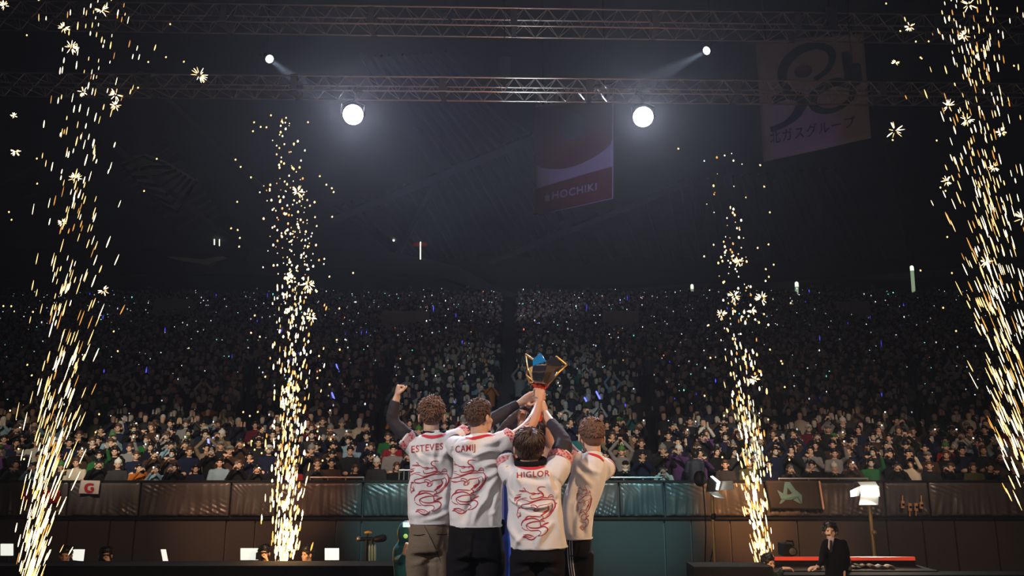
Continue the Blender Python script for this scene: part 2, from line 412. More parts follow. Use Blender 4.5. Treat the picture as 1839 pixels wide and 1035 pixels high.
def hair_tufts(bm, c, M, s, count, ln, curl=0.3, low=-0.35, rr=None, down=0.0):
    rr = rr or random.Random(3); c = V(c)
    crown = V((0.1, -0.45, 0.88)).normalized()
    rx, ry, rz = 0.084, 0.098, 0.098
    k = 0
    while k < count:
        d = V((rr.gauss(0, 1), rr.gauss(0, 1), rr.gauss(0, 1))).normalized()
        if d.z < low or (d.y > 0.45 and d.z < 0.5): continue
        if abs(d.x) > 0.62 and d.z < 0.0 and d.y > -0.55: continue
        k += 1
        p = V((d.x*rx, -0.014+d.y*ry, 0.028+d.z*rz))
        t = (d-crown); t = t-d*t.dot(d)
        t = t.normalized() if t.length > 0.1 else V((rr.uniform(-1, 1), rr.uniform(-1, 1), 0)).normalized()
        t = (t+V((rr.gauss(0, curl), rr.gauss(0, curl), rr.gauss(0, curl)-down))).normalized()
        lm = ln*(0.55+0.6*max(0, d.z)+rr.random()*0.35)
        side = d.cross(t).normalized()*rr.gauss(0, curl)
        lift = 0.35*max(0.15, d.z)
        a = p-d*0.004; b = p+(t*0.5+d*lift*0.5+side*0.1)*lm; e = p+(t*0.95+d*(lift*0.25-0.15)+side*0.4)*lm
        tube(bm, [c+M @ a*s, c+M @ b*s, c+M @ e*s], [0.0055*s, 0.0042*s, 0.0009*s], 5, round_ends=False)
def sleeve_band(pts, r, m, parent, name='sleeve_trim', label=None):
    bm = bmesh.new(); n = 28; (p0, p1) = pts; t = (V(p1)-V(p0)).normalized()
    a = V((0, 1, 0)).cross(t).normalized(); b = t.cross(a); rings = []
    for k in range(5):
        c = V(p0).lerp(V(p1), k/4)
        rings.append([bm.verts.new(c+a*(r*math.cos(2*math.pi*i/n))+b*(r*math.sin(2*math.pi*i/n))) for i in range(n)])
    for r0, r1 in zip(rings[:-1], rings[1:]):
        for i in range(n): bm.faces.new((r0[i], r0[(i+1) % n], r1[(i+1) % n], r1[i]))
    return obj(name, bm, m, parent, True, label)

def band_material():
    m = bpy.data.materials.new('trim_pattern'); m.use_nodes = True; nt = m.node_tree; b = nt.nodes['Principled BSDF']
    tc = nt.nodes.new('ShaderNodeTexCoord'); v = nt.nodes.new('ShaderNodeTexVoronoi'); v.inputs['Scale'].default_value = 48
    nt.links.new(tc.outputs['Object'], v.inputs['Vector'])
    cr = nt.nodes.new('ShaderNodeValToRGB'); cr.color_ramp.elements[0].position = 0.25; cr.color_ramp.elements[0].color = (0.45, 0.015, 0.03, 1)
    cr.color_ramp.elements[1].position = 0.55; cr.color_ramp.elements[1].color = (0.66, 0.36, 0.36, 1)
    nt.links.new(v.outputs['Distance'], cr.inputs[0]); nt.links.new(cr.outputs[0], b.inputs['Base Color']); b.inputs['Roughness'].default_value = 0.7
    return m
trimm = band_material()

def add_folds(me, folds, amp0=0.006, seed=0.0):
    co = [v.co.copy() for v in me.vertices]; no = [v.normal.copy() for v in me.vertices]
    for i, (c, n) in enumerate(zip(co, no)):
        x, y = proj(c); d = 0
        for (x0, y0, x1, y1, wpx, am) in folds:
            L2 = (x1-x0)**2+(y1-y0)**2; t = ((x-x0)*(x1-x0)+(y-y0)*(y1-y0))/L2
            tt = min(1, max(0, t)); bow = math.sin(math.pi*tt)*0.08*math.sqrt(L2)
            nx, ny = -(y1-y0)/math.sqrt(L2), (x1-x0)/math.sqrt(L2)
            ex = x0+(x1-x0)*tt+nx*bow; ey = y0+(y1-y0)*tt+ny*bow
            dist = math.hypot(x-ex, y-ey)
            if dist < 3*wpx: d += am*math.exp(-(dist/wpx)**2)*(0.35+0.65*math.sin(math.pi*min(1, max(0, tt))))
        q = V((c.x*5+seed, c.y*4, c.z*2.2))
        d += amp0*noise.noise(q)*1.3 + amp0*0.55*noise.noise(V((c.x*16+seed, c.y*12, c.z*6-c.x*7)))
        me.vertices[i].co = c+n*d
    me.update()

# dragon line drawing, in 0..1035 units of a 110 px square
DRAGON = [
 (2.0, [(640,50),(585,42),(530,52),(512,85),(530,112),(568,130),(600,170),(605,205),(560,220),(500,240),(420,252),(385,235),(380,200)]),
 (1.5, [(190,115),(230,125),(330,125),(370,150),(440,155),(500,160),(560,150),(590,185)]),
 (1.5, [(255,65),(290,75),(300,105),(340,130)]), (1.2, [(200,105),(250,110),(300,100)]),
 (1.4, [(400,175),(430,180),(465,165),(455,150),(420,148)]),
 (1.3, [(520,180),(545,150),(585,165)]),
 (1.5, [(240,265),(300,270),(380,300),(440,290),(540,260),(620,225),(680,230),(710,190),(745,175),(775,205),(770,240)]),
 (1.8, [(225,400),(235,360),(290,345),(360,330),(420,310),(500,280),(600,262),(700,255),(760,258)]),
 (1.4, [(690,225),(730,215),(770,212)]),
 (2.2, [(760,250),(790,280),(805,330),(800,390),(770,450),(730,500),(690,545),(620,585),(560,600)]),
 (1.4, [(805,310),(840,330),(815,345),(812,390),(790,420)]),
 (1.5, [(740,320),(765,360),(755,430),(710,490),(650,545)]),
 (1.6, [(400,390),(400,360),(440,355),(480,370),(505,400),(540,370),(620,355),(690,345),(740,320)]),
 (1.5, [(240,410),(300,420),(380,400),(440,395),(470,420),(440,455),(480,470),(520,450),(535,405)]),
 (1.3, [(440,420),(480,410),(510,430),(500,470)]),
 (1.5, [(230,385),(250,405),(300,412),(340,410)]),
 (2.4, [(680,365),(700,400),(685,450),(640,490),(590,520),(560,545)]),
 (1.8, [(600,490),(640,465),(680,440)]),
 (1.6, [(560,525),(600,560),(590,600),(540,620)]),
 (2.2, [(235,715),(235,670),(270,620),(340,595),(420,580),(500,600),(560,640)]),
 (1.8, [(300,570),(350,545),(420,550),(500,552),(560,560)]),
 (1.6, [(250,650),(300,590),(340,555)]),
 (1.9, [(320,735),(315,700),(350,670),(420,645),(500,635),(555,640)]),
 (2.2, [(330,700),(370,735),(440,748),(520,745),(600,725),(650,735),(680,775),(650,830),(590,870),(520,890)]),
 (1.6, [(320,700),(330,750),(380,790),(450,790),(520,790),(560,815),(560,850),(510,885)]),
 (1.4, [(240,735),(280,775),(350,795)]),
 (1.6, [(550,640),(560,700),(555,730)]), (1.8, [(555,720),(600,700),(650,680),(695,658),(650,665),(600,690)]),
 (1.4, [(555,640),(600,625),(630,640)]),
 (2.0, [(245,905),(290,900),(350,935),(410,945),(460,920),(500,885)]),
 (1.8, [(265,870),(330,860),(400,875),(455,905)]), (1.4, [(245,905),(300,880),(360,905),(410,900)]),
 (1.4, [(165,405),(190,395),(215,405),(180,420),(170,470),(160,530),(185,590)]),
 (1.4, [(210,470),(225,540),(190,545),(180,580)]), (1.2, [(175,480),(210,520),(200,560)]),
 (1.3, [(240,165),(190,180),(140,190)]), (1.3, [(225,200),(180,215),(120,225)]), (1.4, [(110,290),(120,240),(170,225),(220,215)]),
 (1.3, [(150,340),(160,290),(210,260),(260,240),(330,235)]), (1.2, [(150,350),(160,310)]), (1.3, [(120,300),(145,250),(190,230)]),
]

# ------------------------------------------------------------------ the players
def player(name_label, Y, torso, sleeves, hd, skin_parts, undersleeves, pants, folds, dragon, text=None, skinm=skin, hairk=None, shirtm=jersey, collar=None, pantsm=black_cloth, seed=1.0, trims=True):
    hx, hy, hyaw, hpit, hs = hd[:5]
    dyh = hd[5] if len(hd) > 5 else 0.0
    legs = pants['legs']
    base = V(((P(legs[0][0], 1035, Y).x+P(legs[-1][0], 1035, Y).x)/2, Y, 0))
    root = empty('person', base, name_label, 'person', 'players lifting the trophy')
    def q(t): return P(t[0], t[1], Y+(t[2] if len(t) > 2 else 0))
    M = frame(hyaw, hpit)
    hc = P(hx, hy, Y+dyh)
    # continuous body
    bm = bmesh.new(); head(bm, hc, M, hs)
    nb = P(hx+skin_parts.get('nx', 0), hy+44, Y+0.02)
    tube(bm, [hc+M @ V((0, -0.02, -0.03)), hc+M @ V((0, -0.025, -0.09)), nb], [0.056*hs, 0.057*hs, 0.07], 14)
    tr = [( (P(a, y, Y)+P(b, y, Y))/2, V(((P(b, y, Y)-P(a, y, Y)).x/2*0.8, 0, 0)), V((0, d*0.75, 0))) for (y, a, b, d) in torso]
    loft(bm, tr, 20, 2.3)
    for (lx, r0, r1) in legs:
        top = P(lx, pants['rows'][0][0]+15, Y); bot = V((P(lx, 1035, Y).x, Y, 0.06))
        tube(bm, [top, top.lerp(bot, 0.45), bot], [r0*0.7, r0*0.55, 0.05], 10)
        tube(bm, [(bot.x, Y-0.05, 0.04), (bot.x, Y+0.15, 0.035)], [0.045, 0.04], 10)
    for arm in skin_parts['arms']:
        ap = smoothpoly([tuple(q(t[:3]))+(t[3],) for t in arm['pts']], 5); pts = [V(t[:3]) for t in ap]
        tube(bm, pts, [t[3] for t in ap], 14)
        if 'hand' in arm:
            h = arm['hand']; hand(bm, pts[-1], h[0], h[1], h[2], h[3], h[4] if len(h) > 4 else 1.0)
    me = blob_mesh(bm, 0.0055, 3, 'body')
    body = link('body', me, skinm, root, True)
    body_bvh = bvh_of(me)
    # hair
    if hairk:
        kind, m, cnt, ln, curl, low, down = hairk
        bm = bmesh.new(); hair_shell(bm, hc, M, hs, kind)
        hm = blob_mesh(bm, 0.009, 3, 'hair'); bm = bmesh.new(); bm.from_mesh(hm)
        hair_tufts(bm, hc, M, hs, cnt, ln, curl, low, random.Random(int(seed*10)), down)
        obj('hair', bm, m, root, True)
    # jersey
    bm = bmesh.new()
    rings = [((P(a, y, Y)+P(b, y, Y))/2, V(((P(b, y, Y)-P(a, y, Y)).x/2, 0, 0)), V((0, d, 0))) for (y, a, b, d) in torso]
    loft(bm, rings, 36, 2.35)
    for sl in sleeves:
        pts = [q(t[:3]) for t in sl]; rr = [t[3] for t in sl]
        tube(bm, pts, rr, 24, round_ends=False)
    sm = blob_mesh(bm, 0.008, 7, 'jersey')
    add_folds(sm, [f_[:5]+(f_[5]*1.9,) for f_ in folds], 0.012, seed)
    bv = bvh_of(sm)
    shirt = link('jersey', sm, shirtm, root, True)
    # hem stitching and cuffs
    if trims:
        (y, a, b, d) = torso[0]
        def ring_at(k, off, m, nm):
            (y, a, b, d) = torso[k]; c = (P(a, y, Y)+P(b, y, Y))/2; hw = (P(b, y, Y)-P(a, y, Y)).x/2
            bm = bmesh.new(); n = 40; pr = []
            for zz in (0, 0.010):
                pr.append([bm.verts.new(c+V(((hw+off)*sup(2*math.pi*i/n, 2.35)[0], (d+off)*sup(2*math.pi*i/n, 2.35)[1], zz+0.012))) for i in range(n)])
            for i in range(n): bm.faces.new((pr[0][i], pr[0][(i+1) % n], pr[1][(i+1) % n], pr[1][i]))
            return obj(nm, bm, m, shirt, True)
        ring_at(0, 0.001, shirtm, 'hem')
        for sl in sleeves:
            p0, p1 = q(sl[-2][:3]), q(sl[-1][:3]); r1 = sl[-1][3]; r0 = sl[-2][3]
            L_ = (p1-p0).length
            sleeve_band((p1-(p1-p0).normalized()*0.072, p1-(p1-p0).normalized()*0.018), r1+0.5*(r0-r1)*0.04/L_+0.009, trimm, shirt, label='red patterned band near the cuff')
    # undersleeves (long black compression sleeves)
    for us in undersleeves:
        ap = smoothpoly([tuple(q(t[:3]))+(t[3],) for t in skin_parts['arms'][us['arm']]['pts']], 5); f0, f1 = us['f']
        ap = ap[int(f0*(len(ap)-1)):int(f1*(len(ap)-1))+1]; bm = bmesh.new()
        tube(bm, [V(t[:3]) for t in ap], [t[3]*us.get('k', 1.0)+us['add']*(1-0.5*i/len(ap)) for i, t in enumerate(ap)], 18, round_ends=False)
        m2 = blob_mesh(bm, 0.007, 2, 'undersleeve')
        for v in m2.vertices: v.co += v.normal*0.0035*noise.noise(V((v.co.x*14, v.co.y*14, v.co.z*30)))
        link('undersleeve', m2, us.get('m', compress), root, True, label=us.get('label'))
    # trousers
    bm = bmesh.new(); rows = pants['rows']
    rings = [((P(a, y, Y)+P(b, y, Y))/2, V(((P(b, y, Y)-P(a, y, Y)).x/2, 0, 0)), V((0, d, 0))) for (y, a, b, d) in rows]
    loft(bm, rings, 28, 2.3)
    for (lx, r0, r1) in legs:
        top = P(lx, rows[-1][0]-8, Y); bot = V((P(lx, 1035, Y).x, Y+0.02, 0.07)); mid = top.lerp(bot, 0.45)
        tube(bm, [top, top.lerp(bot, 0.2), mid, bot], [r0, r0*0.97, r0*0.8, r1], 20, round_ends=False)
    pm = blob_mesh(bm, 0.011, 4, 'trousers')
    add_folds(pm, pants.get('folds', []), 0.009, seed+3)
    tro = link('trousers', pm, pantsm, root, True)
    pbv = bvh_of(pm)
    for nm, wpx, pts, m in pants.get('strokes', []):
        strokes_on(pbv, [(wpx, pts)], lambda u, v: (u, v), m, tro, nm)
    if dragon:
        ox, oy, sx, sy, shx = dragon
        strokes_on(bv, [(w_*1.0*(0.55 if sx < 0.6 else 1), p) for w_, p in DRAGON], lambda u, v: (ox+u/9.41*sx+shx*(v/9.41), oy+v/9.41*sy), redprint, shirt, 'dragon_print', 0.0025, label='red line drawing of a dragon')
    if text:
        s_, cx, cy, sx, sy, slope = text
        text_on(bv, s_, lambda u, v: (cx+u*sx, cy-v*sy+slope*u+abs(u)*0.25), redprint, shirt, 'back_lettering', 0.006)
    if collar:
        for cdef in collar:
            if cdef[0] == 'collar': strokes_on(bv, [(cdef[3], cdef[2])], lambda u, v: (u, v), redcol, shirt, 'collar', 0.004, label='red collar'); continue
            nm, m, cx, cy, rx, ry, zr, tilt = cdef
            c = P(cx, cy, Y); bm = bmesh.new(); n = 28; pts = []
            for i in range(n+1):
                a = 2*math.pi*i/n; pts.append(c+V((rx*math.cos(a), ry*math.sin(a), -0.02*math.sin(a)*-1+tilt*math.cos(a))))
            tube(bm, pts, zr, 8, 0.45 if zr > 0.012 else 1, V((0, 0, 1)), round_ends=False)
            obj(nm, bm, m, shirt if nm == 'collar' else root, True)
    # forearm tattoos
    for wpx, pts in skin_parts.get('ink', []):
        strokes_on(body_bvh, [(wpx, pts)], lambda u, v: (u, v), mat('tattoo_ink', (0.16, 0.13, 0.12), 0.6), body, 'tattoo', 0.0012)
    return root

TY = 6.5   # trophy depth
tops = dict
player('person in white dragon jersey and khaki trousers punching left fist into the air', 6.3,
  [(943,736,809,0.14),(925,736,810,0.14),(895,737,812,0.135),(860,737,815,0.13),(830,736,818,0.13),(812,732,820,0.13),(798,733,822,0.12),(788,744,818,0.105),(780,758,802,0.085),(775,766,794,0.07)],
  [[(754,806,0.0,0.10),(740,797,0,0.088),(725,784,-0.01,0.066)],[(800,797,0,0.09),(822,786,0.05,0.075),(840,776,0.10,0.06)]],
  (775,748,R(-6),R(4),1.06),
  dict(arms=[dict(pts=[(748,795,0,0.05),(722,775,0,0.045),(706,756,0,0.04),(707,735,-0.02,0.036),(713,713,-0.03,0.027)], hand=((0.12,-0.05,1),(0.95,0.3,0.05),0.97,-1,1.02)),
             dict(pts=[(818,790,0.03,0.05),(855,772,0.12,0.044),(890,750,0.2,0.04),(916,734,0.22,0.034),(937,722,0.22,0.026)], hand=((0.85,0.05,0.45),(0.25,-0.9,-0.3),0.35,1,1.05))]),
  [dict(arm=0, f=(0, 0.93), add=0.014), dict(arm=1, f=(0, 0.90), add=0.015)],
  dict(rows=[(938,737,806,0.135),(955,735,806,0.14),(975,733,806,0.145),(992,732,806,0.14)], legs=[(753,0.105,0.085),(790,0.10,0.08)],
       folds=[(752,998,795,992,4,-0.016),(765,945,800,1010,5,0.012),(740,1015,770,1000,4,0.012),(745,1000,785,1012,3,-0.01),(798,960,790,1035,4,-0.01)],
       strokes=[('pocket_edge',1.6,[(742,961),(752,962),(764,960)],black_cloth),('pocket_edge',1.6,[(784,960),(795,961),(804,960)],black_cloth),('fly_seam',1.2,[(762,944),(770,960),(782,985),(792,1010)],black_cloth)]),
  [(740,800,765,830,5,0.012),(818,795,790,830,6,0.014),(745,812,800,822,5,-0.008),(815,840,800,930,6,0.012),(740,925,800,905,6,0.010),(748,845,738,930,5,0.010),(770,860,812,875,5,-0.008),(760,935,810,915,4,0.008),(780,800,786,850,4,0.007),(755,795,748,850,4,-0.008)],
  (720,824,1,1,0), ('ESTEVES',767,805,14.5,17,-1.5), skin2, ('short',hairl,1500,0.038,0.55,-0.55,0.0),
  collar=[('collar',redcol,[(754,781),(764,784),(776,785.5),(788,784),(800,780)],6.5),('neck_warmer',black_cloth,780,777,0.080,0.074,0.026,0.0)], pantsm=khaki, seed=1.7)

player('person in white dragon jersey with tattooed bare arm lifting the trophy, head turned right', 6.05,
  [(948,808,902,0.15),(930,808,903,0.15),(900,811,903,0.15),(870,813,904,0.14),(840,814,905,0.14),(815,814,906,0.14),(800,816,908,0.13),(790,826,905,0.115),(783,842,892,0.09),(778,850,880,0.07)],
  [[(890,806,0,0.105),(908,796,0.0,0.096),(924,786,0.02,0.080)],[(828,808,0.05,0.09),(818,800,0.15,0.085),(822,800,0.24,0.07)]],
  (862,750,R(48),R(6),1.06),
  dict(nx=2, arms=[dict(pts=[(900,797,0,0.058),(926,784,0.04,0.052),(946,769,0.12,0.049),(957,755,0.18,0.046),(964,738,0.26,0.036),(968,722,0.32,0.027)], hand=((0.1,0.1,1.0),(-0.35,0.9,0.1),0.72,-1,1.08)),
             dict(pts=[(826,805,0.1,0.05),(820,830,0.3,0.045),(835,850,0.5,0.03)], hand=((0.5,0.8,0.1),(0,0,-1),0.3,1))],
       ink=[(2.2,[(939,750),(943,745),(948,749),(944,754),(940,758)]),(2.0,[(938,757),(943,760),(950,756),(953,750)]),(1.6,[(946,741),(951,744),(955,740)]),(1.6,[(942,762),(947,763),(951,760)]),(1.8,[(950,733),(955,736),(959,733)]),(1.4,[(948,752),(951,747),(955,747)]),(2.0,[(958,716),(962,714),(966,716)])]),
  [],
  dict(rows=[(942,806,900,0.145),(965,804,901,0.15),(985,803,902,0.15),(1000,803,903,0.145)], legs=[(829,0.118,0.09),(878,0.112,0.09)],
       folds=[(853,960,855,1035,3,-0.014),(815,1005,845,990,4,0.012),(870,990,895,1010,4,0.012),(815,1025,850,1010,4,0.010),(840,960,875,975,4,-0.008)]),
  [(900,812,850,820,4,0.016),(905,825,855,832,4,-0.012),(893,818,870,808,3,0.012),(903,832,870,838,3,0.012),(816,812,850,822,5,-0.010),(900,850,870,905,5,0.014),(880,890,850,940,5,0.014),(868,880,830,935,5,-0.010),(898,880,885,945,4,0.012),(818,850,812,930,4,0.010),(898,900,900,940,3,-0.010),(860,862,900,840,5,0.012),(830,800,850,790,4,0.010),(870,798,900,790,4,0.012),(880,925,900,905,3,0.009)],
  (786,822,1,1,0), ('CAMIJ',836,806,12.5,17,-1.2), skin, ('short',hairm,1500,0.032,0.22,-0.45,0.1),
  collar=[('collar',redcol,[(836,787),(846,788.5),(860,786),(874,783),(888,782)],6.5),('lanyard',mat('brown_strap',(0.10,0.045,0.02),0.6),864,780,0.075,0.07,0.012,0.008)], seed=4.1)

player('person with smooth dark bowl-cut hair, white dragon jersey and black undersleeve, centre of group', 5.85,
  [(985,917,1020,0.15),(965,916,1017,0.15),(935,914,1012,0.15),(905,911,1008,0.145),(880,909,1006,0.14),(862,908,1005,0.14),(850,909,1003,0.13),(842,916,998,0.115),(835,930,985,0.09),(830,940,975,0.07)],
  [[(988,856,0,0.105),(1001,838,0.02,0.095),(1008,818,0.08,0.082)],[(922,860,0,0.09),(911,842,0.03,0.075),(908,822,0.07,0.062)]],
  (950,803,R(-4),R(8),1.14),
  dict(arms=[dict(pts=[(1000,842,0,0.062),(1007,815,0.07,0.062),(1011,797,0.14,0.056),(1004,779,0.22,0.042),(990,760,0.35,0.036),(979,742,0.5,0.027)], hand=((-0.35,0.15,0.9),(-0.5,0.8,0.1),0.6,1,1.0)),
             dict(pts=[(912,842,0,0.05),(909,815,0.18,0.045),(925,800,0.4,0.035),(940,780,0.5,0.026)], hand=((0.5,0.3,0.8),(0,1,0),0.5,-1,1.0))]),
  [dict(arm=0, f=(0.16, 0.80), add=0.014), dict(arm=1, f=(0.25, 0.6), add=0.010)],
  dict(rows=[(978,917,1012,0.14),(995,917,1012,0.145),(1008,917,1012,0.145)], legs=[(941,0.105,0.085),(987,0.105,0.085)],
       folds=[(964,1010,964,1035,3,-0.014),(925,1030,955,1015,4,0.01),(980,1020,1005,1030,4,0.01)]),
  [(915,895,945,912,3,0.014),(945,912,990,906,3,0.016),(925,905,985,918,4,-0.012),(912,925,935,975,5,0.012),(1003,870,1010,975,6,0.012),(990,940,965,980,5,0.012),(915,850,925,900,4,0.010),(925,850,990,862,5,-0.010),(930,845,935,870,4,0.010),(985,850,995,890,5,0.012),(945,960,925,985,4,0.010),(985,915,1000,890,4,-0.008)],
  (912,870,0.99,0.99,0), ('HIGLOR',957,852.5,15,14.5,-1.0), skin2, ('bowl',mat('hair_dark_brown',(0.06,0.030,0.016),0.45,var=0.5,vscale=40),1900,0.075,0.10,-0.75,0.55),
  collar=[('collar',redcol,[(930,839),(942,841.5),(954,842),(966,841),(978,838)],5.5),('neck_warmer',black_cloth,953,832,0.105,0.095,0.034,0.006)], seed=2.2)

player('person turned side-on in white jersey and black three-stripe track trousers, rightmost of the players', 6.15,
  [(969,1015,1064,0.15),(950,1013,1064,0.15),(925,1012,1066,0.15),(900,1014,1075,0.15),(875,1018,1084,0.15),(855,1024,1089,0.145),(838,1030,1091,0.14),(826,1036,1088,0.125),(818,1044,1082,0.10),(811,1052,1076,0.075)],
  [[(1046,840,0,0.095),(1034,829,0.02,0.085),(1022,820,0.04,0.070)],[(1078,845,0.03,0.085),(1084,842,0.12,0.08),(1088,841,0.18,0.07)]],
  (1062,785,R(-14),R(2),1.08),
  dict(arms=[dict(pts=[(1042,828,0.02,0.05),(1022,806,0.08,0.046),(1006,785,0.16,0.040),(990,762,0.3,0.034),(979,741,0.4,0.026)], hand=((-0.35,0.1,0.9),(-0.6,-0.6,0.1),0.6,-1,1.0)),
             dict(pts=[(1082,842,0.1,0.05),(1085,850,0.35,0.042),(1072,842,0.5,0.03)], hand=((-0.6,0.6,0.5),(0,0,-1),0.4,1))]),
  [],
  dict(rows=[(964,1016,1062,0.13),(980,1016,1061,0.135),(1000,1016,1060,0.13)], legs=[(1031,0.085,0.075),(1047,0.085,0.075)],
       folds=[(1040,975,1038,1035,3,-0.01),(1050,1000,1058,975,4,0.01)],
       strokes=[('side_stripe',1.9,[(1019.5,968),(1020,990),(1021,1012),(1024,1035),(1026,1060)],whitecl),('side_stripe',1.9,[(1023.5,968),(1024,990),(1025,1012),(1028,1035),(1030,1060)],whitecl),('side_stripe',1.9,[(1027.5,968),(1028,990),(1029,1012),(1032,1035),(1034,1060)],whitecl)]),
  [(1040,845,1024,960,4,0.014),(1045,850,1048,955,5,-0.010),(1035,835,1060,870,5,0.014),(1040,828,1075,850,5,0.010),(1060,885,1035,960,4,0.010),(1020,880,1015,955,4,0.010),(1060,920,1055,960,4,0.010),(1048,880,1030,900,4,-0.009)],
  (1031,866,0.36,0.86,0.0), None, skin2, ('short',hairl,2200,0.034,0.14,-0.15,0.0),
  collar=[('collar',redcol,[(1056,815),(1068,818),(1077,822),(1084,829)],6),('lanyard',MATS['brown_strap'],1064,814,0.072,0.07,0.012,-0.014)], seed=5.6)

# two team members mostly hidden on the far side
player('person mostly hidden behind the tattooed player, patterned dark sleeve reaching to the trophy', 7.0,
  [(935,842,915,0.12),(880,842,915,0.12),(830,842,918,0.12),(800,845,915,0.11),(788,862,900,0.08)],
  [[(900,805,0,0.08),(908,797,0,0.07)]],
  (866,765,R(10),R(6),0.98),
  dict(arms=[dict(pts=[(890,800,0,0.05),(905,775,-0.05,0.048),(925,752,-0.2,0.042),(942,735,-0.35,0.034),(953,722,-0.4,0.027)], hand=((0.6,-0.1,0.75),(0.5,-0.8,0.1),0.45,1,1.1))]),
  [dict(arm=0, f=(0, 0.85), add=0.012, m=mat('dragon_sleeve',(0.06,0.035,0.035),0.6,var=0.95,vscale=26), label='dark sleeve with pale scroll pattern')],
  dict(rows=[(930,848,912,0.12),(960,848,912,0.12)], legs=[(862,0.085,0.07),(897,0.085,0.07)]), [], None, None, skin, ('short',hairblk,300,0.03,0.3,-0.4,0), trims=False, shirtm=jersey, seed=8)
bluecl = mat('blue_cloth', (0.05, 0.14, 0.85), 0.6)
player('person in blue mostly hidden behind the bowl-cut player, bare forearm up to the trophy', 6.75,
  [(940,906,975,0.13),(900,905,978,0.13),(865,905,982,0.13),(845,912,980,0.11),(832,930,965,0.08)],
  [[(970,850,0,0.08),(980,835,0,0.065)]],
  (950,795,R(0),R(0),0.9),
  dict(arms=[dict(pts=[(972,845,0,0.048),(981,822,-0.05,0.044),(987,803,-0.1,0.040),(984,787,-0.15,0.046),(977,760,-0.2,0.040),(971,738,-0.22,0.029),(969,728,-0.22,0.026)], hand=((0.0,-0.1,1),(-0.3,-0.9,0),0.6,1,1.05)),
             dict(pts=[(915,850,0,0.045),(928,815,-0.05,0.044),(935,780,-0.1,0.04),(936,760,-0.15,0.03)], hand=((0.1,0,1),(0.4,-0.8,0),0.6,-1,0.95))]),
  [],
  dict(rows=[(935,908,975,0.12),(970,908,975,0.12)], legs=[(921,0.082,0.072),(958,0.085,0.07)]), [], None, None, skin, ('short',hairblk,300,0.03,0.3,-0.4,0), trims=False, shirtm=bluecl, pantsm=bluecl, seed=9)

# ------------------------------------------------------------------ trophy
tro = empty('trophy', P(963, 780, TY), 'faceted dark crystal trophy with gold edges held up by many hands', 'trophy')
def tp(x, y, d): return P(x, y, TY+d)
fr = {'a': tp(944.6, 637, -0.02), 'b': tp(956.5, 646, -0.09), 'c': tp(971, 634.5, -0.04), 'd': tp(980.2, 649, -0.10), 'e': tp(999.5, 641.3, -0.03), 'f': tp(1006.8, 658.6, -0.09), 'g': tp(1016.9, 655.3, 0.0),
      'h': tp(1002.4, 669.3, -0.07), 'i': tp(996, 678, -0.08), 'j': tp(984, 691.5, -0.04), 'k': tp(957.5, 683.8, -0.07), 'l': tp(946, 674, -0.03), 'm': tp(952.7, 688, -0.0), 'n': tp(948.5, 662, -0.06),
      'o': tp(957, 658, -0.12), 'p': tp(982, 656, -0.14), 'q': tp(979, 667, -0.15), 'r': tp(955.7, 668.5, -0.13), 's': tp(975, 686, -0.12), 't': tp(995, 665, -0.13)}
bk = {'a': tp(952, 657, 0.12), 'c': tp(974, 656, 0.13), 'e': tp(994, 657, 0.13), 'g': tp(1008, 662, 0.12), 'h': tp(1000, 670, 0.10), 'l': tp(950, 672, 0.10), 'j': tp(981, 689, 0.07), 'm': tp(958, 686, 0.07)}
def panel(ids, m, nm='crystal_panel', th=0.006, dic=fr):
    pts = [dic[i] if isinstance(i, str) else i for i in ids]; c = sum(pts, V())/len(pts)
    nrm = (pts[1]-pts[0]).cross(pts[2]-pts[0]).normalized(); bm = bmesh.new()
    a = [bm.verts.new(p+nrm*th/2) for p in pts]; b = [bm.verts.new(p-nrm*th/2) for p in pts]
    bm.faces.new(a); bm.faces.new(b[::-1])
    for i in range(len(pts)): j = (i+1) % len(pts); bm.faces.new((a[i], a[j], b[j], b[i]))
    return obj(nm, bm, m, tro)
panel('oprq'.replace('prq', 'pqr'), darkglass); panel('rqsk', darkglass); panel(['q', 't', 'i', 'j', 's'], mat('smoked_panel_warm', (0.10, 0.075, 0.05), 0.2, 0.4))
panel(['p', 'f', 'h', 't', 'q'], MATS['smoked_panel_warm']); panel(['d', 'e', 'f', 'p'], darkglass); panel(['b', 'c', 'd', 'o'], blueglass, label if False else 'crystal_panel')
panel(['a', 'b', 'o', 'n'], darkglass); panel(['n', 'o', 'r', 'k', 'l'], darkglass); panel(['f', 'g', 'h'], darkglass)
panel([bk['a'], bk['c'], bk['m'], bk['l']], darkglass); panel([bk['c'], bk['e'], bk['j'], bk['m']], darkglass); panel([bk['e'], bk['g'], bk['h'], bk['j']], darkglass)
panel([fr['n'], bk['a'], bk['l'], fr['l']], darkglass); panel([fr['g'], bk['g'], bk['h'], fr['h']], darkglass)
def edges(lst, m, r, nm):
    bm = bmesh.new()
    for e in lst:
        pts = [(fr[i] if i in fr else None) if len(i) == 1 else bk[i[1]] for i in e]; tube(bm, pts, r, 8)
    return obj(nm, bm, m, tro, True)
edges([('a', 'n', 'l'), ('a', 'b'), ('l', 'k'), ('l', 'm'), ('m', 'k'), ('g', 'e'), ('g', 'h', 'i', 'j'), ('n', 'k')], gold, 0.0088, 'gold_frame')
edges([('g', 'e'), ('g', 'h')], gold, 0.010, 'gold_frame')
edges([('b', 'c', 'd'), ('d', 'e'), ('e', 'f', 'h'), ('f', 'g'), ('d', 't'), ('r', 'q'), ('q', 's'), ('k', 's', 'j'), ('o', 'r')], mat('silver_edge', (0.6, 0.55, 0.55), 0.2, 1.0), 0.0032, 'edge_strip')
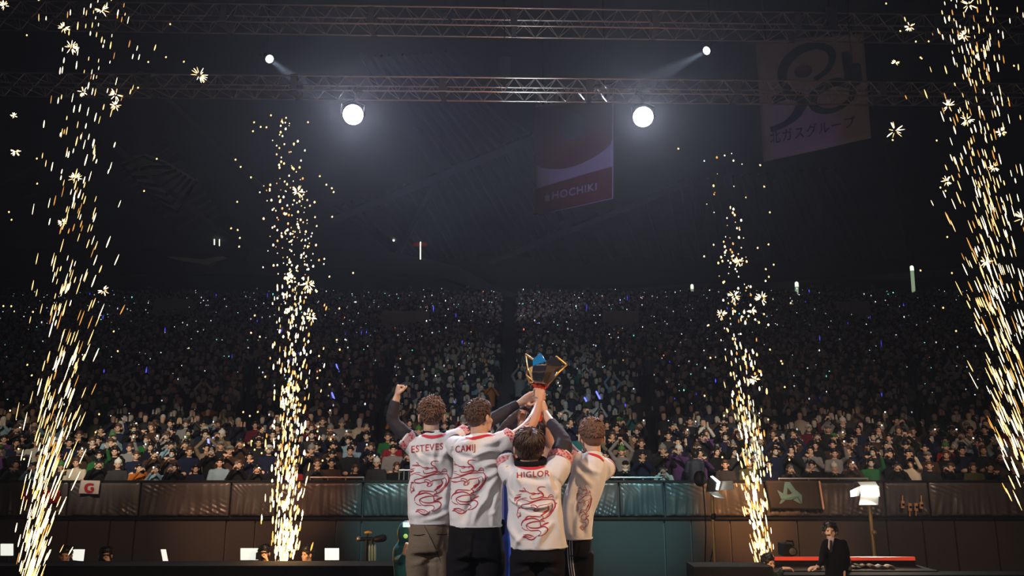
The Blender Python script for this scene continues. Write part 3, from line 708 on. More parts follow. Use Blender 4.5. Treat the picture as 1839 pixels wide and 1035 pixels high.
edges([('a', 'n'), ('_a', '_c'), ('_c', '_e'), ('_e', '_g'), ('_g', 'g'), ('_a', 'n'), ('_a', '_l'), ('_l', 'l'), ('_m', '_j'), ('_j', 'j'), ('_m', 'm')], gold, 0.004, 'gold_frame')
for ids, m in (([(958, 686), (966, 694), (968, 702), (961, 699), (955, 690)], redmetal), ([(984, 691), (977, 697), (973, 706), (979, 700), (987, 693)], redmetal)):
    bm = bmesh.new(); a = [bm.verts.new(tp(x, y, -0.02)) for x, y in ids]; b = [bm.verts.new(tp(x, y, 0.03)) for x, y in ids]
    bm.faces.new(a); bm.faces.new(b[::-1])
    for i in range(5): bm.faces.new((a[i], a[(i+1) % 5], b[(i+1) % 5], b[i]))
    obj('red_fin', bm, m, tro)
bm = bmesh.new(); tube(bm, [tp(971, 690, 0.0), tp(970, 715, 0), tp(966, 757, 0)], [0.045, 0.026, 0.032], 6, round_ends=False); obj('stem', bm, redmetal, tro, label='red faceted stem')
bm = bmesh.new(); tube(bm, [tp(966, 757, 0), tp(965, 763, 0), tp(963, 780, 0)], [0.035, 0.075, 0.085], 6, round_ends=False); obj('base', bm, darkglass, tro, label='dark hexagonal base')
bm = bmesh.new(); tube(bm, [tp(958, 764, -0.07), tp(966, 761, -0.07), tp(969, 766, -0.08), tp(967, 776, -0.09)], 0.004, 6); obj('edge_strip', bm, MATS['silver_edge'], tro)

# ------------------------------------------------------------------ trusses and lamps
def truss(Ya, pyl, pyr, wd, ht, joints, label, pitch_len):
    # pyl / pyr: image height of the near top chord at x = 0 and x = 1839
    x0, x1 = -13.5, 13.5
    yL = Ya-0.16; yR = Ya+0.16
    zL = P(0, pyl, yL).z; zR = P(1839, pyr, yR).z
    def pt(x, dy=0, dz=0):
        t = (x+9.7)/19.4
        return V((x, yL+(yR-yL)*t+dy, zL+(zR-zL)*t+dz))
    root = empty('lighting_truss', pt(0), label, 'truss', 'lighting trusses')
    for dy, dz in ((0, 0), (wd, 0), (0, -ht), (wd, -ht)):
        bm = bmesh.new(); tube(bm, [pt(x0, dy, dz), pt(x1, dy, dz)], 0.019, 8); obj('chord', bm, steel, root, True)
    n = int((x1-x0)/pitch_len)
    for (d0, d1) in (((0, 0), (0, -ht)), ((wd, 0), (wd, -ht)), ((0, -ht), (wd, -ht)), ((0, 0), (wd, 0))):
        bm = bmesh.new()
        for i in range(n):
            a = x0+i*pitch_len; m_ = a+pitch_len/2; b = a+pitch_len
            tube(bm, [pt(a, *d1), pt(m_, *d0)], 0.0085, 6, round_ends=False); tube(bm, [pt(m_, *d0), pt(b, *d1)], 0.0085, 6, round_ends=False)
        obj('lacing', bm, mat('truss_lacing', (0.5, 0.48, 0.48), 0.5, 0.7), root)
    for px in joints:
        xx = P(px, (pyl+pyr)/2, Ya).x; bm = bmesh.new()
        for dy in (0, wd):
            c = pt(xx, dy, -ht/2); box(bm, (c.x-0.07, c.y-0.012, c.z-ht/2-0.03), (c.x+0.07, c.y+0.012, c.z+ht/2+0.03))
        for dz in (0, -ht):
            c = pt(xx, wd/2, dz); box(bm, (c.x-0.05, c.y-wd/2, c.z-0.012), (c.x+0.05, c.y+wd/2, c.z+0.012))
        obj('joint_plate', bm, mat('joint_grey', (0.10, 0.09, 0.10), 0.5, 0.6), root)
    return pt
tpt = truss(15.2, 2, 27, 0.47, 0.41, [150, 405, 667, 923, 1178, 1435, 1690], 'upper lighting truss crossing the top of the picture', 0.5)
lpt = truss(15.0, 131, 149, 0.43, 0.31, [270, 530, 795, 1060, 1325, 1590], 'lower lighting truss with the two blinding lamps under it', 0.43)
# hanging motors / cable drops
def hoist(px, py, Y, label):
    c = P(px, py, Y); r = empty('chain_hoist', c, label, 'chain hoist', 'chain hoists on the trusses')
    bm = bmesh.new(); box(bm, c+V((-0.12, -0.12, -0.25)), c+V((0.12, 0.12, 0.15))); bmesh.ops.bevel(bm, geom=bm.edges[:], offset=0.03, segments=2); obj('motor', bm, darkmetal, r)
    bm = bmesh.new(); tube(bm, [c+V((0, 0, 0.1)), c+V((0, 0, 11))], 0.012, 6); obj('chain', bm, darkmetal, r)
    bm = bmesh.new(); tube(bm, [c+V((0, 0, -0.25)), c+V((0, 0, -0.45))], 0.03, 8); obj('hook', bm, darkmetal, r)
hoist(906, 118, 15.2, 'dark chain hoist above the middle of the lower truss')
hoist(808, 8, 15.4, 'dark chain hoist on the upper truss left of centre')
hoist(1490, 30, 15.4, 'dark chain hoist on the upper truss at right')
hoist(1532, 130, 15.2, 'dark chain hoist on the lower truss at right')

def big_lamp(px, py, label):
    c = P(px, py, 14.6); tgt = CAM+V((0, 0, -0.2)); d = (tgt-c).normalized(); M = d.to_track_quat('Z', 'Y').to_matrix()
    r = empty('stage_light', c, label, 'stage light', 'blinding lamps under the lower truss')
    bm = bmesh.new()
    loft(bm, [(c-d*0.34, M @ V((0.10, 0, 0)), M @ V((0, 0.10, 0))), (c-d*0.20, M @ V((0.17, 0, 0)), M @ V((0, 0.17, 0))), (c, M @ V((0.205, 0, 0)), M @ V((0, 0.205, 0))), (c+d*0.02, M @ V((0.205, 0, 0)), M @ V((0, 0.205, 0)))], 24)
    obj('lamp_head', bm, darkmetal, r, True)
    bm = bmesh.new()
    rings = []
    for k in range(5): a = R(88*k/4.0); rings.append((c+d*(0.022+0.05*math.sin(a)), M @ V((0.19*math.cos(a)+0.001, 0, 0)), M @ V((0, 0.19*math.cos(a)+0.001, 0))))
    loft(bm, rings, 24); obj('lens', bm, mat('lamp_lens_white', (1, 1, 1), 0.3, emit=(1.0, 0.98, 0.94), es=60), r, True)
    bm = bmesh.new(); s = M @ V((1, 0, 0)); 
    for q in (-1, 1): tube(bm, [c-d*0.12+s*0.22*q, c-d*0.12+s*0.22*q+V((0, 0, 0.2)), c-d*0.12+V((0, 0, 0.30))], 0.018, 8)
    tube(bm, [c-d*0.12+V((0, 0, 0.28)), lpt(c.x, 0, -0.31)], 0.02, 8); tube(bm, [lpt(c.x-0.06, 0, -0.31), lpt(c.x+0.06, 0, -0.31)], 0.035, 8); obj('yoke', bm, darkmetal, r)
    spot('stage_light_beam', c+d*0.09, tgt, 3600, (0.84, 0.86, 1.0), 120, 0.6, 0.12).parent = None
big_lamp(634, 206, 'blinding white stage lamp under the lower truss at left')
big_lamp(1155, 210, 'blinding white stage lamp under the lower truss at right')
def small_spot(px, py, Y, tx, ty, label, energy):
    c = P(px, py, Y); d = (P(tx, ty, Y-1.0)-c).normalized(); M = d.to_track_quat('Z', 'Y').to_matrix()
    r = empty('spotlight', c, label, 'spotlight', 'small spotlights behind the trusses')
    bm = bmesh.new(); loft(bm, [(c-d*0.4, M @ V((0.09, 0, 0)), M @ V((0, 0.09, 0))), (c, M @ V((0.11, 0, 0)), M @ V((0, 0.11, 0)))], 16); obj('lamp_head', bm, darkmetal, r, True)
    bm = bmesh.new(); loft(bm, [(c+d*0.002, M @ V((0.10, 0, 0)), M @ V((0, 0.10, 0))), (c+d*0.03, M @ V((0.08, 0, 0)), M @ V((0, 0.08, 0)))], 16)
    obj('lens', bm, mat('lens_cool', (1, 1, 1), 0.3, emit=(0.7, 0.85, 1.0), es=3), r, True)
    bm = bmesh.new(); tube(bm, [c-d*0.2, c-d*0.2+V((0, 0, 0.35)), c-d*0.2+V((0, -0.1, 6))], 0.018, 6); obj('drop_pole', bm, darkmetal, r)
    spot('spotlight_beam', c+d*0.06, c+d*5, energy, (0.7, 0.85, 1.0), 13, 0.5, 0.05)
small_spot(484, 106, 17.5, 540, 150, 'small spotlight beam left, between the two trusses', 12000)
small_spot(1269, 91, 17.5, 1170, 145, 'small spotlight beam right, between the two trusses', 20000)

# ------------------------------------------------------------------ roof, concourse and banners
RA = V((0, 64, 15.6)); RB = V((0, 15, 31.0)); rdir = (RB-RA).normalized(); rn = V((1, 0, 0)).cross(rdir).normalized()
def roof_pt(px, py, off=0.0):
    d = P(px, py, 10)-CAM; t = (RA-CAM).dot(rn)/d.dot(rn); p = CAM+d*t
    return p + rn*off*(1 if rn.z < 0 else -1)
roofm = mat('roof_panel', (0.075, 0.075, 0.085), 0.7, var=0.25, vscale=0.4)
bm = bmesh.new()
xs = [-70, 70]; q = [V((x, RA.y-0.01, RA.z)) for x in xs]+[V((x, RB.y-25, RB.z+25*0.314)) for x in xs[::-1]]
a = [bm.verts.new(p) for p in q]; b = [bm.verts.new(p+V((0, 0, 0.4))) for p in q]
bm.faces.new(a); bm.faces.new(b[::-1])
for i in range(4): bm.faces.new((a[i], a[(i+1) % 4], b[(i+1) % 4], b[i]))
struct('ceiling', bm, roofm, label='dark ribbed arena roof')
beamm = mat('roof_beam', (0.10, 0.10, 0.12), 0.6)
def roof_beam(p0, p1, r, label=None, m=beamm, nm='trim_40'):
    a, b = roof_pt(*p0, 0.25), roof_pt(*p1, 0.25); bm = bmesh.new(); tube(bm, [a, b], r, 4, round_ends=False); o = obj(nm, bm, m); o['kind'] = 'structure'; return o
for p0, p1, r in (((560, 405), (960, 240), 0.35), ((870, 470), (1240, 320), 0.3), ((790, 310), (700, 480), 0.25), ((650, 90), (800, 320), 0.25), ((1010, 395), (1090, 520), 0.25), ((1590, 250), (1640, 500), 0.2), ((1390, 320), (1430, 510), 0.2), ((1005, 405), (900, 250), 0.2),
                  ((200, 250), (470, 470), 0.3), ((250, 120), (470, 330), 0.2)):
    roof_beam(p0, p1, r)
k = 0
for (a0, a1, b0, b1, n) in (((800, 310), (960, 245), (900, 470), (1040, 410), 12), ((870, 470), (1010, 400), (930, 525), (1080, 520), 11), ((600, 370), (790, 310), (700, 450), (860, 470), 13), ((1030, 400), (1220, 325), (1110, 500), (1250, 500), 10), ((200, 300), (330, 420), (300, 250), (400, 380), 12),
                            ((660, 100), (800, 90), (800, 310), (950, 240), 12), ((1240, 320), (1500, 300), (1260, 500), (1600, 480), 18), ((0, 330), (120, 420), (60, 300), (200, 420), 8)):
    bm = bmesh.new()
    for i in range(n):
        t = i/(n-1); p = (a0[0]+(a1[0]-a0[0])*t, a0[1]+(a1[1]-a0[1])*t); q_ = (b0[0]+(b1[0]-b0[0])*t, b0[1]+(b1[1]-b0[1])*t)
        tube(bm, [roof_pt(*p, 0.1), roof_pt(*q_, 0.1)], 0.11, 4, round_ends=False)
    o = obj('trim_%d' % (60+k), bm, beamm); o['kind'] = 'structure'; o['label'] = 'row of parallel roof ribs'; k += 1
# back wall and the sweeping concrete edge of the upper concourse
bm = bmesh.new(); box(bm, (-70, 60.5, 10), (70, 61, 16.8)); struct('wall_rear', bm, mat('rear_wall', (0.03, 0.03, 0.034), 0.8))
def prism(pts, Y, th, m, name, label=None, kind='structure'):
    bm = bmesh.new(); a = [bm.verts.new(P(x, y, Y)) for x, y in pts]; b = [bm.verts.new(P(x, y, Y)+V((0, th, 0))) for x, y in pts]
    bm.faces.new(a); bm.faces.new(b[::-1])
    for i in range(len(pts)): j = (i+1) % len(pts); bm.faces.new((a[i], a[j], b[j], b[i]))
    o = obj(name, bm, m); o['kind'] = kind
    if label: o['label'] = label
    return o
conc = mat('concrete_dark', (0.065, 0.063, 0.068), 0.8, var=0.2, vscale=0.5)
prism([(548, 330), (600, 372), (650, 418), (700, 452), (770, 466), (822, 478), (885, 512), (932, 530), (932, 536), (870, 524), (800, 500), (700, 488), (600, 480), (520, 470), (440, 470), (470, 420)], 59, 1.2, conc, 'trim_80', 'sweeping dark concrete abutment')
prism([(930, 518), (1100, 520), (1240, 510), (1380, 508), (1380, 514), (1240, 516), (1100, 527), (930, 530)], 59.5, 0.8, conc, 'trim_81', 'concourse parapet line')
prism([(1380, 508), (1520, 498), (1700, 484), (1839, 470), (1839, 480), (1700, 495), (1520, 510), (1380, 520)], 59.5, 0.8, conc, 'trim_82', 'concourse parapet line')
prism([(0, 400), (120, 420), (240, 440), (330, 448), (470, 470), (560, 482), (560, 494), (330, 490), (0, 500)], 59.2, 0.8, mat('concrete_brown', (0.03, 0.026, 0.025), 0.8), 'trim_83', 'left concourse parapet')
o = prism([(300, 461), (330, 463), (362, 466), (400, 460), (410, 464), (385, 471), (374, 476), (350, 472), (320, 467)], 56, 0.5, mat('pale_canopy', (0.40, 0.42, 0.34), 0.7), 'trim_84', 'pale curved canopy edge above the stand at left')
# skylight panels, left
rib = mat('skylight_panel', (0.24, 0.22, 0.17), 0.6)
for (x0, y0, x1, y1, x2, y2, x3, y3, nm) in ((222, 288, 262, 272, 318, 372, 276, 350, 1), (262, 272, 300, 286, 352, 318, 318, 372, 2)):
    pts = [roof_pt(x, y, 0.3) for x, y in ((x0, y0), (x1, y1), (x3, y3) if False else (x2, y2), (x3, y3))]
    bm = bmesh.new(); a = [bm.verts.new(p) for p in pts]; b = [bm.verts.new(p+V((0, 0, 0.1))) for p in pts]
    bm.faces.new(a); bm.faces.new(b[::-1])
    for i in range(4): bm.faces.new((a[i], a[(i+1) % 4], b[(i+1) % 4], b[i]))
    o = obj('window_%d' % nm, bm, rib); o['kind'] = 'structure'
    for i in range(7):
        t = i/6; bm = bmesh.new(); tube(bm, [pts[0].lerp(pts[3], t)-V((0, 0, 0.12)), pts[1].lerp(pts[2], t)-V((0, 0, 0.12))], 0.12, 4, round_ends=False); obj('glazing_bar', bm, blackm, o)
# light fittings on the concourse
glow = mat('tube_glow', (1, 1, 1), 0.5, emit=(0.85, 1.0, 0.75), es=1.3)
for i, (px, y0, y1, wpx, lab) in enumerate(((385, 416, 440, 2.2, 'upright light tube high at left near the skylight'), (394, 432, 442, 1.8, 'short slanted light tube high at left'), (755, 441, 466, 2.2, 'slim light tube above the concrete abutment, under a red sign'),
        (1243, 519, 536, 5, 'short lit column on the concourse behind the inner right sparks'), (1431, 515, 536, 6, 'lit column on the concourse right of the inner right sparks'), (1638, 486, 528, 6, 'tallest lit column on the concourse at right'))):
    a, b = P(px, y0, 58), P(px+(3 if i == 5 else 0), y1, 58); r = wpx/pxm(a)/2
    rt = empty('light_column', b, lab, 'light', 'lights along the concourse')
    bm = bmesh.new(); tube(bm, [a, b], r, 10, round_ends=False); obj('lit_tube', bm, mat('column_lit', (0.5, 0.6, 0.45), 0.5, emit=(0.5, 0.65, 0.42), es=0.45) if i > 2 else glow, rt)
    bm = bmesh.new(); tube(bm, [a, a+V((0, 0, 0.25))], r*1.05, 10); obj('lamp_cap', bm, glow, rt)
o = prism([(742, 436), (766, 436), (766, 441), (742, 441)], 58, 0.2, mat('red_sign', (0.5, 0.03, 0.03), 0.5, emit=(0.5, 0.03, 0.03), es=0.06), 'sign', None, 'thing'); tagp(o, 'dim red sign above the concrete abutment', 'sign')
for i, (px, py) in enumerate(((320, 396), (293, 404), (707, 432))):
    bm = bmesh.new(); ball(bm, P(px, py, 58), 0.07, seg=8); o = obj('house_light', bm, mat('house_glow', (1, 1, 1), 0.5, emit=(1, 1, 0.8), es=4), smooth=True)
    tagp(o, ['tiny round house light high at left, right one of two', 'tiny round house light high at left, left one of two', 'tiny round house light over the concrete abutment'][i], 'light')

def solveY(px, py, z):
    lo, hi = 5, 90
    for _ in range(50):
        m_ = (lo+hi)/2
        if P(px, py, m_).z < z: lo = m_
        else: hi = m_
    return lo
class Banner:
    def __init__(s, bl, br, tl, tr, Y1, label):
        s.bl = P(*bl, Y1); Y2 = solveY(*br, s.bl.z); s.br = P(*br, Y2); s.tl = P(*tl, Y1); s.tr = P(*tr, Y2)
        ax = (s.br-s.bl); s.n = ax.cross(s.tl-s.bl).normalized()
        if s.n.y > 0: s.n = -s.n
        s.root = empty('banner', s.bl.lerp(s.br, 0.5), label, 'banner')
    def pt(s, u, v, off=0): return s.bl.lerp(s.br, u).lerp(s.tl.lerp(s.tr, u), v)+s.n*(off+0.02*math.sin(u*9+v*3))
    def sheet(s, m):
        vv = []; ff = []; N = 24
        for sd in (0.0, -0.03):
            for j in range(N+1):
                for i in range(N+1): vv.append(s.pt(i/N, j/N, sd))
        K = (N+1)**2
        for j in range(N):
            for i in range(N):
                a = j*(N+1)+i; ff.append((a, a+1, a+N+2, a+N+1)); ff.append((K+a, K+a+N+1, K+a+N+2, K+a+1))
        for i in range(N):
            ff.append((i, K+i, K+i+1, i+1)); t = N*(N+1)+i; ff.append((t, t+1, K+t+1, K+t))
            l = i*(N+1); ff.append((l, l+N+1, K+l+N+1, K+l)); r_ = l+N; ff.append((r_, K+r_, K+r_+N+1, r_+N+1))
        pyobj('cloth', vv, ff, m, s.root, True)
        bm = bmesh.new(); tube(bm, [s.pt(-0.02, 1.0), s.pt(1.02, 1.0)], 0.05, 8); obj('top_pole', bm, darkmetal, s.root)
        bm = bmesh.new()
        for u in (0.1, 0.9): tube(bm, [s.pt(u, 1.0), s.pt(u, 1.0)+V((0, 0, 6))], 0.015, 6)
        obj('hanging_cable', bm, darkmetal, s.root)
    def area(s, pts, m, nm, off=0.02):
        off = off*2+0.04
        bm = bmesh.new(); vs_ = [bm.verts.new((u, v, 0)) for u, v in pts]; bm.faces.new(vs_)
        bmesh.ops.triangulate(bm, faces=bm.faces[:]); bmesh.ops.subdivide_edges(bm, edges=bm.edges[:], cuts=7, use_grid_fill=True)
        for v in bm.verts: v.co = s.pt(v.co.x, v.co.y, off)
        obj(nm, bm, m, s.root)
    def stroke(s, pts, wd, m, nm, off=0.10):
        q_ = smoothpoly(pts, 8); bm = bmesh.new(); prev = None; asp = (s.tl-s.bl).length/(s.br-s.bl).length
        for i, (u, v) in enumerate(q_):
            a = q_[max(0, i-1)]; b = q_[min(len(q_)-1, i+1)]; dx, dy = b[0]-a[0], (b[1]-a[1])*asp; l = math.hypot(dx, dy) or 1
            t = i/(len(q_)-1); h = wd*(0.55+0.45*math.sin(math.pi*min(1, t*1.15+0.1)))
            p0 = bm.verts.new(s.pt(u-dy/l*h, v+dx/l*h/asp, off)); p1 = bm.verts.new(s.pt(u+dy/l*h, v-dx/l*h/asp, off))
            if prev: bm.faces.new((prev[0], prev[1], p1, p0))
            prev = (p0, p1)
        obj(nm, bm, m, s.root)
    def text(s, t, u0, v0, su, sv, m, slant=0.0, bold=0.01):
        me = text_mesh(t, 1.0, bold); bm = bmesh.new(); bm.from_mesh(me)
        for v in bm.verts: v.co = s.pt(u0+v.co.x*su, v0+v.co.y*sv+v.co.x*slant, 0.17)
        obj('lettering', bm, m, s.root)
b1 = Banner((962, 387), (1101, 357), (962, 165), (1101, 150), 36, 'hanging banner with big red disc and HOCHIKI lettering')
whiteb = mat('banner_white', (0.55, 0.53, 0.55), 0.7); redb = mat('banner_red', (0.20, 0.02, 0.018), 0.7)
b1.sheet(whiteb)
b1.area([(0, 0), (1, 0), (1, 0.265), (0, 0.20)][0:4], redb, 'red_footer', 0.02)
circ = []
for k in range(41):
    a = 2*math.pi*k/40; u, v = 0.42+0.70*math.cos(a), 0.66+0.335*math.sin(a); circ.append((min(1, max(0, u)), min(0.86, v)))
b1.area(circ, redb, 'red_disc', 0.025)
b1.area([(0.53+0.17*math.cos(2*math.pi*k/24), 0.66+0.11*math.sin(2*math.pi*k/24)) for k in range(24)], mat('banner_slate', (0.10, 0.12, 0.16), 0.7), 'disc_centre', 0.045)
for k in range(14):
    u = 0.03+k*0.073; b1.area([(u, 0.88), (u+0.03, 0.88), (u+0.03, 0.985), (u, 0.985)], redb, 'top_stripe', 0.03)
b1.text('HOCHIKI', 0.54, 0.115, 0.13, 0.085, whiteb, 0.0, 0.025)
b1.area([(0.15, 0.085), (0.21, 0.085), (0.21, 0.13), (0.15, 0.13)], whiteb, 'emblem', 0.04); b1.area([(0.165, 0.135), (0.195, 0.135), (0.18, 0.16)], whiteb, 'emblem', 0.04)
b2 = Banner((1371, 291), (1564, 248), (1357, 72), (1550, 58), 30, 'hanging white banner with brushed loops and Japanese lettering')
b2.sheet(whiteb)
dg_ = mat('brush_green', (0.01, 0.035, 0.03), 0.7); nb_ = mat('brush_navy', (0.012, 0.02, 0.09), 0.7)
b2.stroke([(0.33, 0.50), (0.25, 0.62), (0.27, 0.75), (0.40, 0.86), (0.58, 0.90), (0.70, 0.85), (0.72, 0.76), (0.66, 0.66), (0.55, 0.60)], 0.05, dg_, 'brush_loop')
b2.area([(0.42+0.085*math.cos(2*math.pi*k/16)+0.03, 0.68+0.055*math.sin(2*math.pi*k/16)) for k in range(16)], mat('brush_red', (0.12, 0.008, 0.01), 0.7), 'red_spot', 0.05)
b2.stroke([(0.14, 0.47), (0.30, 0.50), (0.42, 0.44), (0.36, 0.33), (0.24, 0.26), (0.10, 0.235)], 0.055, nb_, 'brush_hook')
b2.stroke([(0.84, 0.82), (0.85, 0.70), (0.86, 0.58), (0.85, 0.52), (0.74, 0.55), (0.60, 0.51), (0.52, 0.45), (0.53, 0.36), (0.62, 0.31), (0.74, 0.31), (0.86, 0.38), (0.88, 0.50)], 0.05, dg_, 'brush_tail')
b2.text('北ガスグループ', 0.49, 0.155, 0.108, 0.115, dg_, 0.0, 0.005)

# ------------------------------------------------------------------ spark fountains
spark_m = mat('spark_glow', (1, 0.8, 0.5), 0.5, emit=(1.0, 0.62, 0.24), es=2.0)
spark_hot = mat('spark_white', (1, 0.9, 0.7), 0.5, emit=(1.0, 0.80, 0.50), es=3.2)
spark_dim = mat('spark_amber', (1, 0.6, 0.2), 0.5, emit=(1.0, 0.45, 0.10), es=0.9)
def interp(tab, y):
    for a, b in zip(tab[:-1], tab[1:]):
        if a[0] <= y <= b[0]:
            t = (y-a[0])/(b[0]-a[0]); return [a[i]+(b[i]-a[i])*t for i in range(1, len(a))]
    return list(tab[-1][1:]) if y > tab[-1][0] else list(tab[0][1:])
def fountain(Y, tab, count, label, seed, bursts, base_py, stray):
    # tab rows: py, axis px, half spread px, density, streak px, lean
    rr = random.Random(seed); bm = bmesh.new()
    def sliver(c, d, L, r, mi):
        d = d.normalized(); ref = V((0, 1, 0)); a = d.cross(ref)
        if a.length < 0.1: a = d.cross(V((1, 0, 0)))
        a.normalize(); b = d.cross(a)
        rings = []
        for t, rf in ((-0.5, 0.35), (-0.25, 1.0), (0.2, 0.9), (0.5, 0.25)):
            rings.append([bm.verts.new(c+d*L*t+(a*math.cos(k*math.pi/2)+b*math.sin(k*math.pi/2))*r*rf) for k in range(4)])
        for r0, r1 in zip(rings[:-1], rings[1:]):
            for k in range(4): f_ = bm.faces.new((r0[k], r0[(k+1) % 4], r1[(k+1) % 4], r1[k])); f_.material_index = mi
        f_ = bm.faces.new(rings[0]); f_.material_index = mi; f_ = bm.faces.new(rings[-1]); f_.material_index = mi
    dmax = max(t[3] for t in tab); k = 0
    y0, y1 = tab[0][0], tab[-1][0]
    while k < count:
        y = rr.uniform(y0, y1); ax, sp, de, st, lean = interp(tab, y)
        if rr.random() > de/dmax: continue
        k += 1
        cen = P(ax, y, Y); s = pxm(cen)
        g = rr.gauss(0, 0.42); gy = rr.gauss(0, 0.42)
        if rr.random() < stray: g *= 2.2
        c = cen+V((g*sp/s, gy*sp/s, 0))
        L = st*(0.5+rr.random()*0.9)/s; wpx = rr.choice((1.2, 1.5, 1.8, 2.2)) if Y < 10 else rr.choice((1.5, 2.1, 2.7, 3.4))
        if st < 5: L = wpx/s*1.3
        z = rr.random(); mi = 2 if z < 0.14 else (1 if z > 0.55 else 0)
        sliver(c, V((lean+g*0.10, gy*0.08, 1)), L, wpx/s/2, mi)
    for (bx, by, br) in bursts:
        c = P(bx, by, Y); s = pxm(c)
        for q_ in range(16):
            d = V((rr.gauss(0, 1), rr.gauss(0, 1), rr.gauss(0, 1))).normalized(); sliver(c+d*br*0.65/s, d, br*0.7/s, 0.7/s, 1 if q_ % 3 else 0)
    if stray:
        for q_ in range(int(count*0.05)):
            y = rr.uniform(y0, y1*0.8); ax, sp, de, st, lean = interp(tab, y)
            c = P(ax+rr.choice((-1, 1))*rr.uniform(1.0, 2.3)*sp, y, Y); s = pxm(c); sliver(c, V((0.3*rr.gauss(0, 1), 0, 1)), 3.4/s, 1.5/s, 0)
    o = obj('spark_fountain', bm, [spark_m, spark_hot, spark_dim]); tagp(o, label, 'sparks', 'golden spark fountains', 'stuff')
    ax = interp(tab, y1)[0]; c = P(ax, base_py, Y)
    return o
OL = [(-20, 185, 75, 0.8, 9, 0.0), (60, 172, 75, 1, 11, 0.02), (200, 150, 75, 1, 13, 0.08), (300, 140, 72, 1, 15, 0.12), (400, 132, 62, 1.2, 17, 0.16), (500, 126, 58, 1.3, 19, 0.18), (600, 118, 52, 1.5, 21, 0.2), (700, 108, 50, 1.5, 23, 0.22), (800, 90, 40, 2.0, 25, 0.22), (900, 76, 32, 2.6, 27, 0.22), (1000, 60, 24, 2.8, 28, 0.22), (1045, 54, 18, 3, 28, 0.2)]
OR = [(-20, 1738, 80, 1.0, 9, 0.0), (100, 1748, 72, 1, 12, -0.06), (200, 1752, 72, 1, 14, -0.12), (300, 1762, 68, 1.2, 16, -0.16), (400, 1778, 62, 1.3, 18, -0.2), (500, 1792, 60, 1.3, 20, -0.24), (600, 1804, 52, 1.3, 23, -0.27), (700, 1818, 48, 1.3, 25, -0.28), (800, 1832, 44, 1.0, 27, -0.28), (900, 1850, 36, 1.0, 27, -0.28)]
IL = [(205, 512, 22, 0.12, 3, 0), (270, 510, 40, 0.6, 3, 0), (340, 520, 48, 1.0, 4, 0), (450, 527, 50, 1.3, 4, 0), (550, 532, 46, 1.5, 6, 0.02), (650, 525, 44, 1.3, 8, 0.05), (750, 523, 40, 1.3, 9, 0.06), (850, 518, 36, 2.0, 11, 0.07), (930, 514, 30, 2.4, 12, 0.07), (1000, 512, 24, 2.6, 13, 0.07), (1045, 510, 20, 2.6, 14, 0.05)]
IR = [(258, 1285, 45, 0.1, 3, 0), (370, 1300, 45, 0.5, 3, 0), (440, 1312, 40, 0.9, 4, 0), (520, 1328, 46, 1.3, 4, 0), (600, 1330, 40, 1.2, 6, -0.04), (700, 1338, 34, 1.3, 9, -0.08), (800, 1348, 32, 1.8, 12, -0.13), (900, 1356, 26, 2.0, 14, -0.14), (980, 1368, 17, 2.6, 16, -0.14), (1045, 1374, 12, 3, 16, -0.12)]
def spark_light(px, py, Y, e):
    l = bpy.data.lights.new('spark_glow', 'POINT'); l.energy = e; l.color = (1.0, 0.55, 0.2); l.shadow_soft_size = 0.25
    o = bpy.data.objects.new('spark_glow', l); C.objects.link(o); o.location = P(px, py, Y)
spark_light(1366, 960, 10.6, 60); spark_light(515, 960, 12.3, 45); spark_light(75, 900, 8.0, 30); spark_light(1835, 860, 8.0, 30)
fountain(8.0, OL, 560, 'tall outer spark fountain at the left edge of the stage', 11, [(8, 10, 9), (115, 50, 10), (128, 85, 13), (358, 135, 15), (208, 170, 12), (208, 190, 10), (150, 165, 10), (28, 272, 9), (135, 320, 12), (186, 522, 10), (112, 400, 8), (25, 208, 6), (183, 18, 12)], 1035, 0.08)
fountain(8.0, OR, 640, 'tall outer spark fountain at the right edge of the stage', 12, [(1607, 235, 17), (1634, 48, 9), (1703, 190, 12), (1737, 215, 12), (1838, 392, 16), (1798, 237, 9), (1732, 65, 11), (1740, 8, 15), (1608, 112, 7), (1785, 300, 10), (1770, 470, 12), (1700, 325, 10)], 1035, 0.08)
fountain(12.5, IL, 900, 'inner spark fountain left of the players', 13, [(535, 345, 13), (553, 510, 14), (560, 570, 10), (520, 500, 10), (512, 700, 8)], 1035, 0.05)
fountain(12.5, IR, 470, 'inner spark fountain right of the players', 14, [(1318, 532, 12), (1368, 536, 13), (1295, 565, 11), (1350, 558, 9), (1355, 682, 10), (1326, 470, 10)], 1035, 0.05)

